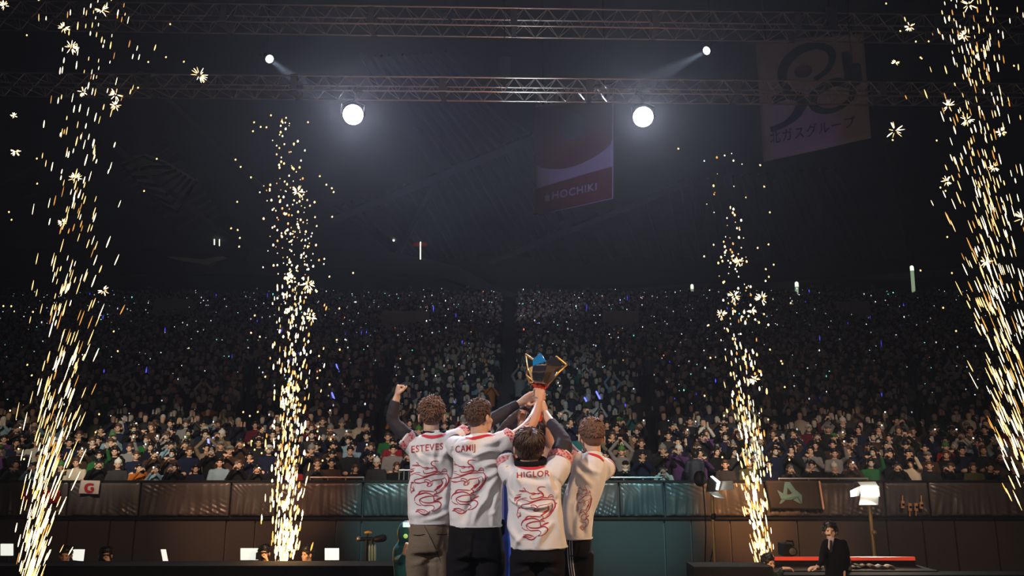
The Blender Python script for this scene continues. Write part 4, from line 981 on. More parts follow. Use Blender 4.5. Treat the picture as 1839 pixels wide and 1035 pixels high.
# ------------------------------------------------------------------ barrier flags
def flag(pts, Y, m, name, label, cat, detail):
    r = empty(name, P(*pts[0], Y), label, cat)
    vv = []; ff = []; N = 16
    for sd in (0, 0.012):
        for j in range(N+1):
            for i in range(N+1):
                u, v = i/N, j/N; a = P(*pts[0], Y).lerp(P(*pts[1], Y), u); b = P(*pts[3], Y).lerp(P(*pts[2], Y), u); p = a.lerp(b, v)
                vv.append(p+V((0, sd-0.02*math.sin(u*7+v*2)*(0.3+v), 0)))
    K = (N+1)**2
    for j in range(N):
        for i in range(N):
            a = j*(N+1)+i; ff.append((a, a+1, a+N+2, a+N+1)); ff.append((K+a, K+a+N+1, K+a+N+2, K+a+1))
    for i in range(N):
        ff.append((i, K+i, K+i+1, i+1)); t = N*(N+1)+i; ff.append((t, t+1, K+t+1, K+t)); l = i*(N+1); ff.append((l, l+N+1, K+l+N+1, K+l)); ff.append((l+N, K+l+N, K+l+N+N+1, l+N+N+1))
    me = bpy.data.meshes.new('cloth'); me.from_pydata([tuple(v) for v in vv], [], ff); bmx = bmesh.new(); bmx.from_mesh(me)
    bmesh.ops.recalc_face_normals(bmx, faces=bmx.faces[:]); bmx.to_mesh(me); bmx.free()
    link('cloth', me, m, r, True); bv = bvh_of(me)
    bm = bmesh.new()
    for c_ in (pts[0], pts[1]): q0 = P(*c_, Y); tube(bm, [q0+V((0, 0, -0.02)), q0+V((0, 0, 0.02)), V((q0.x, YW-0.09, zt-0.01))], 0.006, 6)
    obj('tie_cord', bm, blackm, r)
    for nm, mm, strokes in detail: strokes_on(bv, strokes, lambda u, v: (u, v), mm, r, nm, 0.012, 3)
    return r, bv
def poly_on(bv, pts, m, parent, nm, off=0.014):
    bm = bmesh.new(); vs_ = []
    for x, y in pts:
        loc, n = hit_px(bv, x, y); vs_.append(bm.verts.new((loc+n*off) if loc else P(x, y, YW-0.2)))
    bm.faces.new(vs_); obj(nm, bm, m, parent)
fw = mat('flag_white', (0.62, 0.56, 0.54), 0.7); fr_ = mat('flag_red', (0.40, 0.015, 0.02), 0.7); fb = mat('flag_black', (0.022, 0.018, 0.017), 0.7); fgk = mat('flag_grey', (0.09, 0.22, 0.27), 0.7)
YF = YW-0.22
flag([(145, 863), (180, 864), (177, 888), (142, 887)], YF, fw, 'flag', 'small white flag with red letter hung on barrier at left', 'flag',
     [('red_letter', fr_, [(5.5, [(169, 871), (163, 870), (156.5, 871.5), (154.5, 876.5), (156, 882), (162, 884), (167, 883.5)]), (6, [(163, 878), (167, 878), (167, 883)]), (5, [(156, 872), (154.5, 877), (156, 882)])])])
flag([(40, 881), (52, 881), (52, 903), (40, 903)], YF, fr_, 'flag', 'small red flag on barrier behind the outer left sparks, left of pair', 'flag', [])
flag([(76, 881), (108, 880), (107, 904), (74, 904)], YF, fr_, 'flag', 'red flag on barrier behind the outer left sparks, right of pair', 'flag', [])
fa, bva = flag([(1374, 864), (1470, 864), (1478, 916), (1384, 914)], YF, fb, 'flag', 'black flag with grey star-like A emblem hung on barrier at right', 'flag', [])
poly_on(bva, [(1409, 866), (1418, 866), (1431, 884), (1422, 886), (1414, 876), (1413, 889), (1405, 891)], fgk, fa, 'emblem')
poly_on(bva, [(1395, 880), (1410, 889), (1419, 888), (1430, 881), (1440, 890), (1440, 905), (1433, 893), (1421, 898), (1408, 898), (1402, 896)], fgk, fa, 'emblem')
poly_on(bva, [(1403, 897), (1410, 899), (1402, 905), (1399, 905)], fgk, fa, 'emblem'); poly_on(bva, [(1424, 898), (1432, 894), (1439, 906), (1432, 903)], fgk, fa, 'emblem')
bm = bmesh.new(); tube(bm, [P(1471.5, 866, YF-0.02), P(1479, 914, YF-0.02)], 0.024, 8); obj('pale_edge_strip', bm, mat('edge_pink', (0.7, 0.5, 0.42), 0.6), fa)

# ------------------------------------------------------------------ light stands
lampw = mat('lamp_panel_white', (1, 1, 1), 0.5, emit=(0.95, 1.0, 0.92), es=3.0)
barn = mat('barn_door_white', (0.75, 0.78, 0.74), 0.5)
polem = mat('tan_pole', (0.75, 0.55, 0.28), 0.4, 0.3)
YL = 16.5
def lp(x, y, d=0): return P(x, y, YL+d)
def plate(pts, th, m, nm, root):
    bm = bmesh.new(); n_ = (pts[1]-pts[0]).cross(pts[2]-pts[0]).normalized()*th
    a = [bm.verts.new(p) for p in pts]; b = [bm.verts.new(p+n_) for p in pts]; bm.faces.new(a); bm.faces.new(b[::-1])
    for i in range(len(pts)): j = (i+1) % len(pts); bm.faces.new((a[i], a[j], b[j], b[i]))
    return obj(nm, bm, m, root)
r = empty('light_stand', V((lp(1572, 1020).x, YL, PIT)), 'bright softlight with white barn doors on tan pole, above the red desk', 'light stand')
bm = bmesh.new(); box(bm, lp(1545, 890, 0.0), lp(1578, 868, 0.3)) if False else box(bm, V((lp(1545, 890).x, YL, lp(1545, 890).z)), V((lp(1578, 868).x, YL+0.25, lp(1578, 866).z))); obj('lamp_housing', bm, darkmetal, r)
bm = bmesh.new(); box(bm, V((lp(1546, 889).x, YL-0.03, lp(1545, 891).z)), V((lp(1577, 868).x, YL, lp(1578, 874).z))); obj('lamp_panel', bm, lampw, r)
plate([lp(1545, 891), lp(1578, 891), lp(1577, 907, -0.25), lp(1543, 907, -0.25)], 0.012, barn, 'barn_door', r)
plate([lp(1546, 873), lp(1543, 891), lp(1528, 893, -0.3), lp(1527, 882, -0.3)], 0.012, barn, 'barn_door', r)
plate([lp(1578, 873), lp(1579, 891), lp(1581, 893, -0.3), lp(1580, 880, -0.3)], 0.012, barn, 'barn_door', r)
plate([lp(1546, 873), lp(1577, 873), lp(1572, 865, -0.1), lp(1540, 866, -0.1)], 0.012, barn, 'barn_door', r)
bm = bmesh.new(); tube(bm, [lp(1561, 905), V((lp(1572, 1010).x, YL, lp(1572, 1010).z)), V((lp(1572, 1010).x, YL, PIT))], 0.035, 10); obj('pole', bm, polem, r, True)
bm = bmesh.new(); ball(bm, lp(1570, 957, -0.05), 0.05, seg=8); obj('knob', bm, polem, r, True)
spot('softlight_beam', lp(1560, 882, -0.15), lp(1500, 1010, -6), 260, (0.95, 1, 0.9), 130, 1, 0.2)
spot('desk_fill_orange', lp(1540, 870, -1.0), P(1490, 985, 12), 170, (1, 0.55, 0.25), 60, 1, 0.2)  # added orange fill for the suited man; no lamp stands here
r = empty('light_stand', V((lp(1281, 975).x, YL, PIT)), 'softlight turned sideways on tan pole left of the inner right sparks', 'light stand')
plate([lp(1278, 856), lp(1294, 866), lp(1289, 882), lp(1268, 884), lp(1270, 862)], -0.06, darkmetal, 'lamp_housing', r)
plate([lp(1276, 856, -0.1), lp(1280, 855, -0.1), lp(1294, 866, -0.1), lp(1290, 881, -0.1), lp(1286, 880, -0.1), lp(1288, 867, -0.1)], 0.03, lampw, 'lamp_panel', r)
plate([lp(1293, 865), lp(1316, 864, -0.2), lp(1318, 880, -0.2), lp(1290, 881)], 0.012, barn, 'barn_door', r)
plate([lp(1268, 881), lp(1288, 882), lp(1302, 896, -0.3), lp(1284, 893, -0.3)], 0.012, barn, 'barn_door', r)
bm = bmesh.new(); tube(bm, [lp(1279, 892), lp(1280, 926)], 0.036, 10); tube(bm, [lp(1280, 929), lp(1282, 975), V((lp(1282, 975).x, YL, PIT))], 0.028, 10); obj('pole', bm, polem, r, True)
bm = bmesh.new(); tube(bm, [lp(1281, 925), lp(1281, 930)], 0.05, 10); obj('collar', bm, darkmetal, r)
bm = bmesh.new(); ball(bm, lp(1257, 860, -0.02), 0.13, 0.1, 0.16, seg=10); obj('ballast', bm, darkmetal, r, True)
for x0, x1 in ((1262, 1265), (1284, 1270)):
    bm = bmesh.new(); tube(bm, [V(p) for p in smoothpoly([tuple(lp(x0, 865 if x0 < 1270 else 970, 0.1)), tuple(lp((x0+x1)/2+4, 950 if x0 < 1270 else 985, 0.1)), tuple(lp(x1, 1034, 0.1))], 5)], 0.012, 6); obj('cable', bm, blackm, r)
spot('softlight_beam', lp(1283, 874, -0.2), lp(1330, 900, -3), 60, (0.95, 1, 0.9), 130, 1, 0.2)
# four small amber bottle shapes against the wall
for i, (x, y0, ya, yb, y1) in enumerate(((1621, 891, 900, 913, 913), (1634, 904, 904, 918, 927), (1645, 904, 904, 918, 926), (1654.5, 891, 902, 914, 914))):
    rr_ = empty('amber_piece', P(x, yb, YW-0.25), ['leftmost of four small amber pieces on the right barrier', 'second from left of four small amber pieces on the right barrier', 'third from left of four small amber pieces on the right barrier', 'rightmost of four small amber pieces on the right barrier'][i], 'light fitting', 'small amber pieces on the barrier')
    am = mat('amber_surface', (0.75, 0.42, 0.22), 0.4)
    Yq = YW-0.25; bm = bmesh.new(); tube(bm, [P(x, ya, Yq), P(x+0.3, yb, Yq)], 0.042, 10, round_ends=False); obj('body', bm, am, rr_)
    bm = bmesh.new(); tube(bm, [P(x, y0, Yq), P(x, ya, Yq)] if y0 < ya else [P(x, yb, Yq), P(x, y1, Yq)], 0.014, 8); obj('stem', bm, am, rr_)
    bm = bmesh.new(); box(bm, P(x-1.6, (ya+yb)/2+2, Yq)-V((0, 0.05, 0)), P(x+1.6, (ya+yb)/2-2, Yq)-V((0, 0.03, 0))); obj('window', bm, blackm, rr_)
    bm = bmesh.new(); tube(bm, [P(x, (ya+yb)/2, Yq), P(x, (ya+yb)/2, Yq)+V((0, 0.2, 0))], 0.01, 6); obj('bracket', bm, darkmetal, rr_)

# ------------------------------------------------------------------ pit: black riser, screens, desk
bm = bmesh.new(); zb = P(300, 1008, 11.5).z
box(bm, (-12, 11.0, PIT), (P(728, 1008, 11).x, 11.5, zb)); o = obj('front_barricade', bm, blackm); tagp(o, 'long black barricade in front of the photographers at left', 'barricade')
bm = bmesh.new(); zb2 = P(1300, 1010, 12.0).z
box(bm, (P(1246, 1010, 11.5).x, 11.5, PIT), (P(1388, 1010, 11.5).x, 12.0, zb2)); bmesh.ops.bevel(bm, geom=bm.edges[:], offset=0.02, segments=1); o = obj('equipment_case', bm, blackm); tagp(o, 'low black equipment case right of the players', 'case')
bm = bmesh.new(); box(bm, (P(1384, 1010, 11.5).x, 12.1, PIT), (13, 12.5, P(1380, 1028, 12.4).z)); o = obj('front_barricade', bm, blackm); tagp(o, 'black barricade under the red desk at right', 'barricade')
for i, (x0, y0, x1, y1, sl, lab) in enumerate(((3, 977, 24, 998, 0, 'small glowing white panel at the far left behind the barricade'), (127, 987, 152, 1008, 3, 'glowing white panel beside the leftmost crouching photographer'), (290, 987, 299, 1008, -4, 'narrow tilted glowing strip behind the barricade at left'),
        (434, 985, 464, 1006, 1, 'glowing white panel left of the inner left sparks'), (584, 985, 609, 1006, 0, 'square glowing panel right of the inner left sparks'))):
    Ys = 13.2; a, b = P(x0+sl, y0, Ys), P(x1, y1, Ys)
    rt = empty('glowing_screen', V(((a.x+b.x)/2, Ys, b.z)), lab, 'light panel', 'glowing panels behind the barricade')
    bm = bmesh.new(); pts = [P(x0-sl, y1, Ys), P(x1-sl*(1 if abs(sl) > 2 else 0), y1, Ys), P(x1+sl*(1 if abs(sl) < 4 else 0), y0, Ys), P(x0-sl*(0 if i == 2 else 1) + (sl*2 if i == 1 else 0)*0, y0, Ys)]
    if i == 2: pts = [P(294, 1008, Ys), P(302, 1008, Ys), P(298, 987, Ys), P(290, 987, Ys)]
    if i == 1: pts = [P(133, 1006, Ys), P(150, 1008, Ys), P(152.5, 987, Ys), P(126, 987, Ys)]
    plate(pts, 0.03, mat('panel_white', (1, 1, 1), 0.5, emit=(0.92, 0.96, 0.88), es=0.85), 'screen', rt)
    bm = bmesh.new(); tube(bm, [V(((a.x+b.x)/2, Ys+0.06, b.z+0.1)), V(((a.x+b.x)/2, Ys+0.1, PIT))], 0.02, 6); obj('stand', bm, darkmetal, rt)

# commentary desk
YD = 12.6
def dp(x, y, d=0): return P(x, y, YD+d)
r = empty('commentary_desk', V((dp(1530, 1020).x, YD, PIT)), 'long commentary desk with glowing red top edge at right', 'desk')
bm = bmesh.new(); box(bm, V((dp(1392, 1007).x, YD+0.5, dp(1392, 1007, 0.5).z)), V((dp(1672, 1001).x, YD+0.55, dp(1392, 1001, 0.5).z))); obj('red_edge_light', bm, mat('red_strip', (0.8, 0.06, 0.03), 0.4, emit=(0.9, 0.07, 0.03), es=0.45), r)
bm = bmesh.new(); box(bm, V((dp(1394, 1020).x, YD+0.47, PIT)), V((dp(1670, 1002).x, YD+0.53, dp(1392, 1007, 0.5).z))); obj('front_panel', bm, mat('desk_dark', (0.022, 0.015, 0.013), 0.85, spec=0.1), r)
bm = bmesh.new(); zd = dp(1500, 1023).z; box(bm, V((dp(1386, 1023).x, YD-0.15, zd-0.05)), V((dp(1676, 1023).x, YD+0.47, zd))); obj('desk_top', bm, MATS['desk_dark'], r)
for x in (1392, 1670):
    bm = bmesh.new(); box(bm, V((dp(x, 1023).x-0.04, YD-0.1, PIT)), V((dp(x, 1023).x+0.04, YD+0.45, zd-0.05))); obj('leg_panel', bm, MATS['desk_dark'], r)
rs = random.Random(5)
for i, (x0, x1, dyy, lab) in enumerate(((1526, 1550, 0.12, 'white sheets nearest the water bottle on the red desk'), (1548, 1578, 0.2, 'curled white sheet in the middle of the red desk'), (1575, 1612, 0.12, 'long white sheet at the right of the red desk'), (1474, 1482, 0.1, 'small white sheet by the suited man\'s hand'))):
    a = dp(x0, 1022).x; b = dp(x1, 1022).x; vv = []; ff = []; N = 8
    for j in range(2):
        for k in range(N+1): vv.append((a+(b-a)*k/N, YD-0.05+dyy+0.16*j, zd+0.014+0.035*abs(math.sin(k*0.9+i))*(1 if i else 0.5)))
    for k in range(N): ff.append((k, k+1, N+2+k, N+1+k))
    o = pyobj('paper_sheet', vv, ff, mat('paper', (0.8, 0.72, 0.66), 0.8), smooth=True); s_ = o.modifiers.new('s', 'SOLIDIFY'); s_.thickness = 0.006; tagp(o, lab, 'paper', 'papers on the commentary desk')
c = V((dp(1524.5, 1020).x, YD-0.02, zd))
r = empty('water_bottle', c, 'clear plastic water bottle on the red desk beside the suited man', 'bottle')
clear = mat('clear_plastic', (0.55, 0.5, 0.48), 0.15); 
bm = bmesh.new(); loft(bm, [(c+V((0, 0, z)), V((q_, 0, 0)), V((0, q_, 0))) for z, q_ in ((0.0, 0.03), (0.01, 0.033), (0.08, 0.033), (0.09, 0.03), (0.14, 0.033), (0.16, 0.026), (0.18, 0.013), (0.195, 0.013))], 14); obj('bottle_body', bm, clear, r, True)
bm = bmesh.new(); loft(bm, [(c+V((0, 0, z)), V((0.016, 0, 0)), V((0, 0.016, 0))) for z in (0.193, 0.213)], 12); obj('cap', bm, whitecl, r)
bm = bmesh.new(); loft(bm, [(c+V((0, 0, z)), V((0.0345, 0, 0)), V((0, 0.0345, 0))) for z in (0.05, 0.1)], 14); obj('bottle_label', bm, mat('bottle_label', (0.25, 0.12, 0.1), 0.5), r)
# camera rig by the left end of the desk
c = dp(1415, 1000, 0.9)
r = empty('video_camera', V((c.x, c.y, PIT)), 'black video camera on a stand behind the left end of the desk', 'video camera')
bm = bmesh.new(); box(bm, V((dp(1403, 998, .9).x, c.y-0.15, dp(1403, 998, .9).z)), V((dp(1418, 976, .9).x, c.y+0.15, dp(1403, 976, .9).z))); bmesh.ops.bevel(bm, geom=bm.edges[:], offset=0.02, segments=2); obj('camera_body', bm, darkmetal, r)
bm = bmesh.new(); tube(bm, [dp(1424, 991, .7), dp(1424, 991, .95)], 0.07, 14, round_ends=False); obj('lens', bm, darkmetal, r, True)
bm = bmesh.new(); tube(bm, [dp(1424, 991, .69), dp(1424, 991, .70)], 0.055, 14, round_ends=False); obj('lens_glass', bm, darkglass, r)
bm = bmesh.new(); tube(bm, [dp(1410, 976, .9), dp(1413, 972, .9), dp(1424, 973, .9), dp(1426, 980, .9)], 0.015, 8); obj('handle', bm, darkmetal, r)
bm = bmesh.new(); tube(bm, [dp(1412, 998, .9), V((dp(1412, 998, .9).x, c.y, PIT))], 0.04, 8); obj('stand', bm, darkmetal, r)
# crane head with water bottles left of the players
YC = 13.5
def cp(x, y, d=0): return P(x, y, YC+d)
c = cp(665, 1008); r = empty('camera_rig', V((c.x, YC, PIT)), 'black camera rig with crossbar and small orange handle left of the players', 'camera rig')
bm = bmesh.new(); tube(bm, [cp(643, 969), cp(688, 968)], 0.03, 8); obj('crossbar', bm, darkmetal, r)
bm = bmesh.new(); tube(bm, [cp(676, 969), cp(688, 967)], [0.05, 0.06], 10); obj('microphone', bm, darkmetal, r, True)
bm = bmesh.new(); tube(bm, [cp(656, 957), cp(662, 956), cp(667, 957)], [0.018, 0.024, 0.014], 8); obj('orange_handle', bm, mat('orange_plastic', (0.9, 0.42, 0.03), 0.5), r)
bm = bmesh.new(); tube(bm, [cp(661, 957), cp(659, 969)], 0.012, 6); tube(bm, [cp(659, 968), V((cp(659, 990).x, YC, PIT))], [0.03, 0.05], 8); tube(bm, [cp(668, 968), V((cp(672, 990).x, YC, PIT))], [0.03, 0.05], 8); obj('column', bm, darkmetal, r)
bm = bmesh.new(); ball(bm, cp(644, 968), 0.045, seg=8); obj('knob', bm, steel, r, True)
for i, x in enumerate((664, 669, 674)):
    bm = bmesh.new(); tube(bm, [cp(x, 1006, -0.1), cp(x, 982, -0.1), cp(x, 979, -0.1)], [0.022, 0.022, 0.008], 8); obj('glass_tube', bm, mat('wet_glass', (0.30, 0.42, 0.42), 0.12), r, True)

# ------------------------------------------------------------------ pit crew
def crew(label, Y, hx, hy, hs, yaw, pit, topw, feet, jacket, arms=(), hairk='short', hairmat=hairblk, torso_rows=None, extras=None, skinmat=skin):
    """torso_rows: (py, left, right, depth)"""
    hc = P(hx, hy, Y); M = frame(yaw, pit)
    root = empty('person', V((hc.x, Y, feet)), label, 'person')
    bm = bmesh.new(); head(bm, hc, M, hs, 12)
    c0 = torso_rows[-1]; nb = P((c0[1]+c0[2])/2, c0[0]+4, Y)
    tube(bm, [hc+M @ V((0, -0.02, -0.03))*hs, hc+M @ V((0, -0.02, -0.08))*hs, nb], [0.05*hs, 0.052*hs, 0.06], 10)
    rings = [((P(a, y, Y)+P(b, y, Y))/2, V(((P(b, y, Y)-P(a, y, Y)).x/2, 0, 0)), V((0, d, 0))) for (y, a, b, d) in torso_rows]
    loft(bm, [(c, a*0.8, b*0.8) for c, a, b in rings], 14, 2.3)
    cx = rings[0][0].x
    for s in (-1, 1): tube(bm, [V((cx+s*0.1, Y, rings[0][0].z)), V((cx+s*0.1, Y, feet+0.03))], [0.08, 0.045], 8); tube(bm, [V((cx+s*0.1, Y, feet+0.035)), V((cx+s*0.1, Y-0.16, feet+0.03))], 0.035, 8)
    for a in arms:
        pts = [P(t[0], t[1], Y+t[2]) for t in a['pts']]; tube(bm, pts, [t[3]*0.75 for t in a['pts']], 10)
        hand(bm, pts[-1], *a['hand'], n=6)
    me = blob_mesh(bm, 0.008, 2, 'body'); link('body', me, skinmat, root, True)
    bm = bmesh.new(); loft(bm, rings, 22, 2.3)
    for a in arms:
        pts = [P(t[0], t[1], Y+t[2]) for t in a['pts']]
        cut = pts[:-1]+[pts[-2].lerp(pts[-1], 0.85)]; tube(bm, cut, [t[3] for t in a['pts']], 12)
    me = blob_mesh(bm, 0.014, 4, 'jacket')
    for v in me.vertices: v.co += v.normal*0.008*noise.noise(v.co*9)
    link('jacket', me, jacket, root, True)
    bm = bmesh.new()
    for s in (-1, 1): tube(bm, [V((cx+s*0.1, Y, rings[0][0].z+0.05)), V((cx+s*0.1, Y, feet+0.08))], [0.115, 0.085], 12, round_ends=False)
    link('trousers', blob_mesh(bm, 0.016, 3, 'trousers'), black_cloth, root, True)
    if hairk:
        bm = bmesh.new(); hair_shell(bm, hc+M @ V((0, -0.006, 0.004)), M, hs*1.04, hairk); hm = blob_mesh(bm, 0.010, 2, 'hair'); bm = bmesh.new(); bm.from_mesh(hm)
        hair_tufts(bm, hc, M, hs*1.03, 350, 0.04, 0.4, -0.2, random.Random(9)); obj('hair', bm, hairmat, root, True)
    eyem = mat('eye_dark', (0.02, 0.015, 0.012), 0.3)
    for s in (-1, 1):
        bm = bmesh.new(); ball(bm, hc+M @ V((s*0.030, 0.076, 0.0))*hs, 0.013*hs, 0.008*hs, 0.007*hs, M, 8); obj('eye', bm, eyem, root, True)
    if extras: extras(root, hc, M, Y)
    return root
def suit_extras(root, hc, M, Y):
    bm = bmesh.new(); pts = [P(x, y, Y-0.16) for x, y in ((1489, 966), (1498, 966), (1495, 985), (1492, 992), (1488, 984))]
    plate(pts, 0.02, mat('shirt_pale', (0.6, 0.5, 0.55), 0.6), 'shirt_front', root)
    plate([P(x, y, Y-0.185) for x, y in ((1491, 971), (1494, 971), (1495.5, 989), (1493, 994), (1490.5, 989))], 0.02, mat('tie_dark', (0.02, 0.015, 0.03), 0.5), 'tie', root)
    for s in (-1, 1):
        bm = bmesh.new(); tube(bm, [hc+M @ V((s*0.088, 0, -0.01)), hc+M @ V((s*0.104, 0, -0.01))], 0.034, 12, round_ends=False); obj('ear_cup', bm, darkmetal, root)
    bm = bmesh.new(); tube(bm, [hc+M @ V((0.11*math.sin(a), -0.01, 0.02+0.115*math.cos(a))) for a in [R(x) for x in range(-90, 91, 20)]], 0.009, 8); obj('headband', bm, darkmetal, root)
    bm = bmesh.new(); tube(bm, [hc+M @ V((0.10, 0.01, -0.03)), hc+M @ V((0.075, 0.09, -0.065)), hc+M @ V((0.02, 0.115, -0.065))], [0.004, 0.004, 0.012], 8); obj('headset_microphone', bm, darkmetal, root)
suitm = mat('suit_black', (0.005, 0.004, 0.0045), 0.9, spec=0.08)
crew('person in black suit, tie and headset standing at the red desk looking up', 12.0, 1491, 956, 1.08, R(200), R(16), 0, PIT+0.25, suitm,
     arms=(dict(pts=[(1484, 976, 0, 0.06), (1478, 994, -0.05, 0.055), (1476, 1010, -0.15, 0.045), (1468, 1019, -0.2, 0.032)], hand=((-1, -0.1, -0.05), (0, 0, -1), 0.25, 1, 1.0)),
           dict(pts=[(1514, 976, 0, 0.06), (1520, 995, 0, 0.055), (1520, 1015, -0.05, 0.047), (1516, 1028, -0.1, 0.035)], hand=((-0.1, 0, -1), (-1, 0, 0), 0.4, 1, 1.0))),
     torso_rows=[(1050, 1482, 1520, 0.12), (1020, 1483, 1519, 0.13), (990, 1481, 1520, 0.14), (976, 1480, 1520, 0.13), (970, 1484, 1513, 0.10), (966, 1488, 1500, 0.07)], extras=suit_extras, skinmat=mat('skin_warm', (0.60, 0.36, 0.24), 0.5))
crew('person in dark jacket seated at the left end of the red desk, behind sparks', 12.0, 1380, 1012, 1.0, R(150), R(0), 0, PIT+0.25, mat('jacket_teal_dark', (0.012, 0.03, 0.035), 0.6),
     arms=(dict(pts=[(1388, 1035, 0, 0.06), (1400, 1032, -0.05, 0.055), (1404, 1024, -0.1, 0.04), (1408, 1021, -0.12, 0.03)], hand=((1, 0, 0.0), (0, 0, -1), 0.3, 1, 1.0)),),
     torso_rows=[(1060, 1362, 1402, 0.13), (1040, 1360, 1402, 0.13), (1030, 1366, 1398, 0.11), (1024, 1374, 1388, 0.07)])
def cam_extra(root, hc, M, Y):
    c = hc+M @ V((0.02, 0.16, -0.02)); bm = bmesh.new(); box(bm, c-V((0.07, 0.04, 0.05)), c+V((0.07, 0.04, 0.05))); o = obj('photo_camera', bm, darkmetal)
    tagp(o, 'black camera held ' + ('by the person left of the tilted glowing strip' if hc.x < P(300, 990, Y).x else 'by the person left of the inner left sparks'), 'camera', 'cameras of the pit photographers')
    bm = bmesh.new(); d = M @ V((0, 1, 0)); tube(bm, [c, c+d*0.14], 0.035, 12, round_ends=False); obj('lens', bm, darkmetal, o)
for lab, hx, hy, yw, jm, ex in (('person with dark hair behind the barricade at left, left of the glowing panel', 118, 998, R(165), black_cloth, None), ('person holding a camera to the face behind the barricade, left of the tilted strip', 190, 998, R(150), black_cloth, cam_extra),
        ('person with dark hair and camera just left of the inner left sparks', 474, 994, R(170), black_cloth, cam_extra), ('person with topknot hair behind the barricade right of the inner left sparks', 552, 996, R(220), black_cloth, None)):
    crew(lab, 12.9, hx, hy, 0.98, yw, R(0), 0, PIT, jm, arms=(dict(pts=[(hx+12, hy+26, 0, 0.05), (hx+10, hy+30, -0.2, 0.045), (hx+5, hy+12, -0.28, 0.03)], hand=((-0.3, 0, 1), (-1, 0, 0), 0.6, 1, 0.95)),) if ex else (),
         torso_rows=[(hy+60, hx-18, hx+18, 0.12), (hy+35, hx-20, hx+20, 0.12), (hy+24, hx-17, hx+17, 0.11), (hy+18, hx-8, hx+8, 0.07)], extras=ex)
def hood_extras(root, hc, M, Y):
    bm = bmesh.new(); ball(bm, hc+V((0.0, 0.02, 0.0)), 0.125, 0.13, 0.15, seg=14); ball(bm, hc+V((0.02, 0.02, -0.12)), 0.14, 0.13, 0.09, seg=12)
    link('hood', blob_mesh(bm, 0.014, 3, 'hood'), MATS['teal_jacket'], root, True)
    o = plate([P(724, 947, Y-0.35), P(738, 947, Y-0.35), P(738, 938.5, Y-0.35), P(724, 938.5, Y-0.35)], 0.02, mat('flash_screen', (1, 1, 1), 0.4, emit=(0.62, 0.95, 0.95), es=0.8), 'phone', None)
    tagp(o, 'bright phone screen held up by the person in the teal hooded jacket', 'phone')
    bm = bmesh.new(); ball(bm, P(728.5, 963.5, Y-0.25), 0.026, seg=8); obj('headphone_led', bm, mat('led_green', (0.3, 0.5, 0.05), 0.5, emit=(0.55, 0.9, 0.15), es=0.5), root, True)  # glowing green headphone LED
crew('person in teal hooded jacket filming with a bright phone, left of the khaki trousers', 10.0, 731, 958, 1.0, R(200), R(8), 0, PIT, mat('teal_jacket', (0.012, 0.14, 0.17), 0.6),
     arms=(dict(pts=[(718, 985, 0, 0.065), (714, 1005, -0.05, 0.06), (722, 1005, -0.2, 0.05), (728, 994, -0.28, 0.035)], hand=((0.3, 0, 0.9), (0.3, 1, 0), 0.6, -1, 1.1)),
           dict(pts=[(746, 985, 0, 0.06), (750, 975, -0.2, 0.05), (739, 952, -0.33, 0.03)], hand=((-0.2, 0, 1), (0, 1, 0), 0.6, 1, 1.0))),
     torso_rows=[(1060, 712, 752, 0.15), (1035, 708, 752, 0.15), (1005, 705, 752, 0.15), (985, 706, 754, 0.14), (975, 714, 750, 0.12), (968, 722, 744, 0.09)], hairk=None, extras=hood_extras)

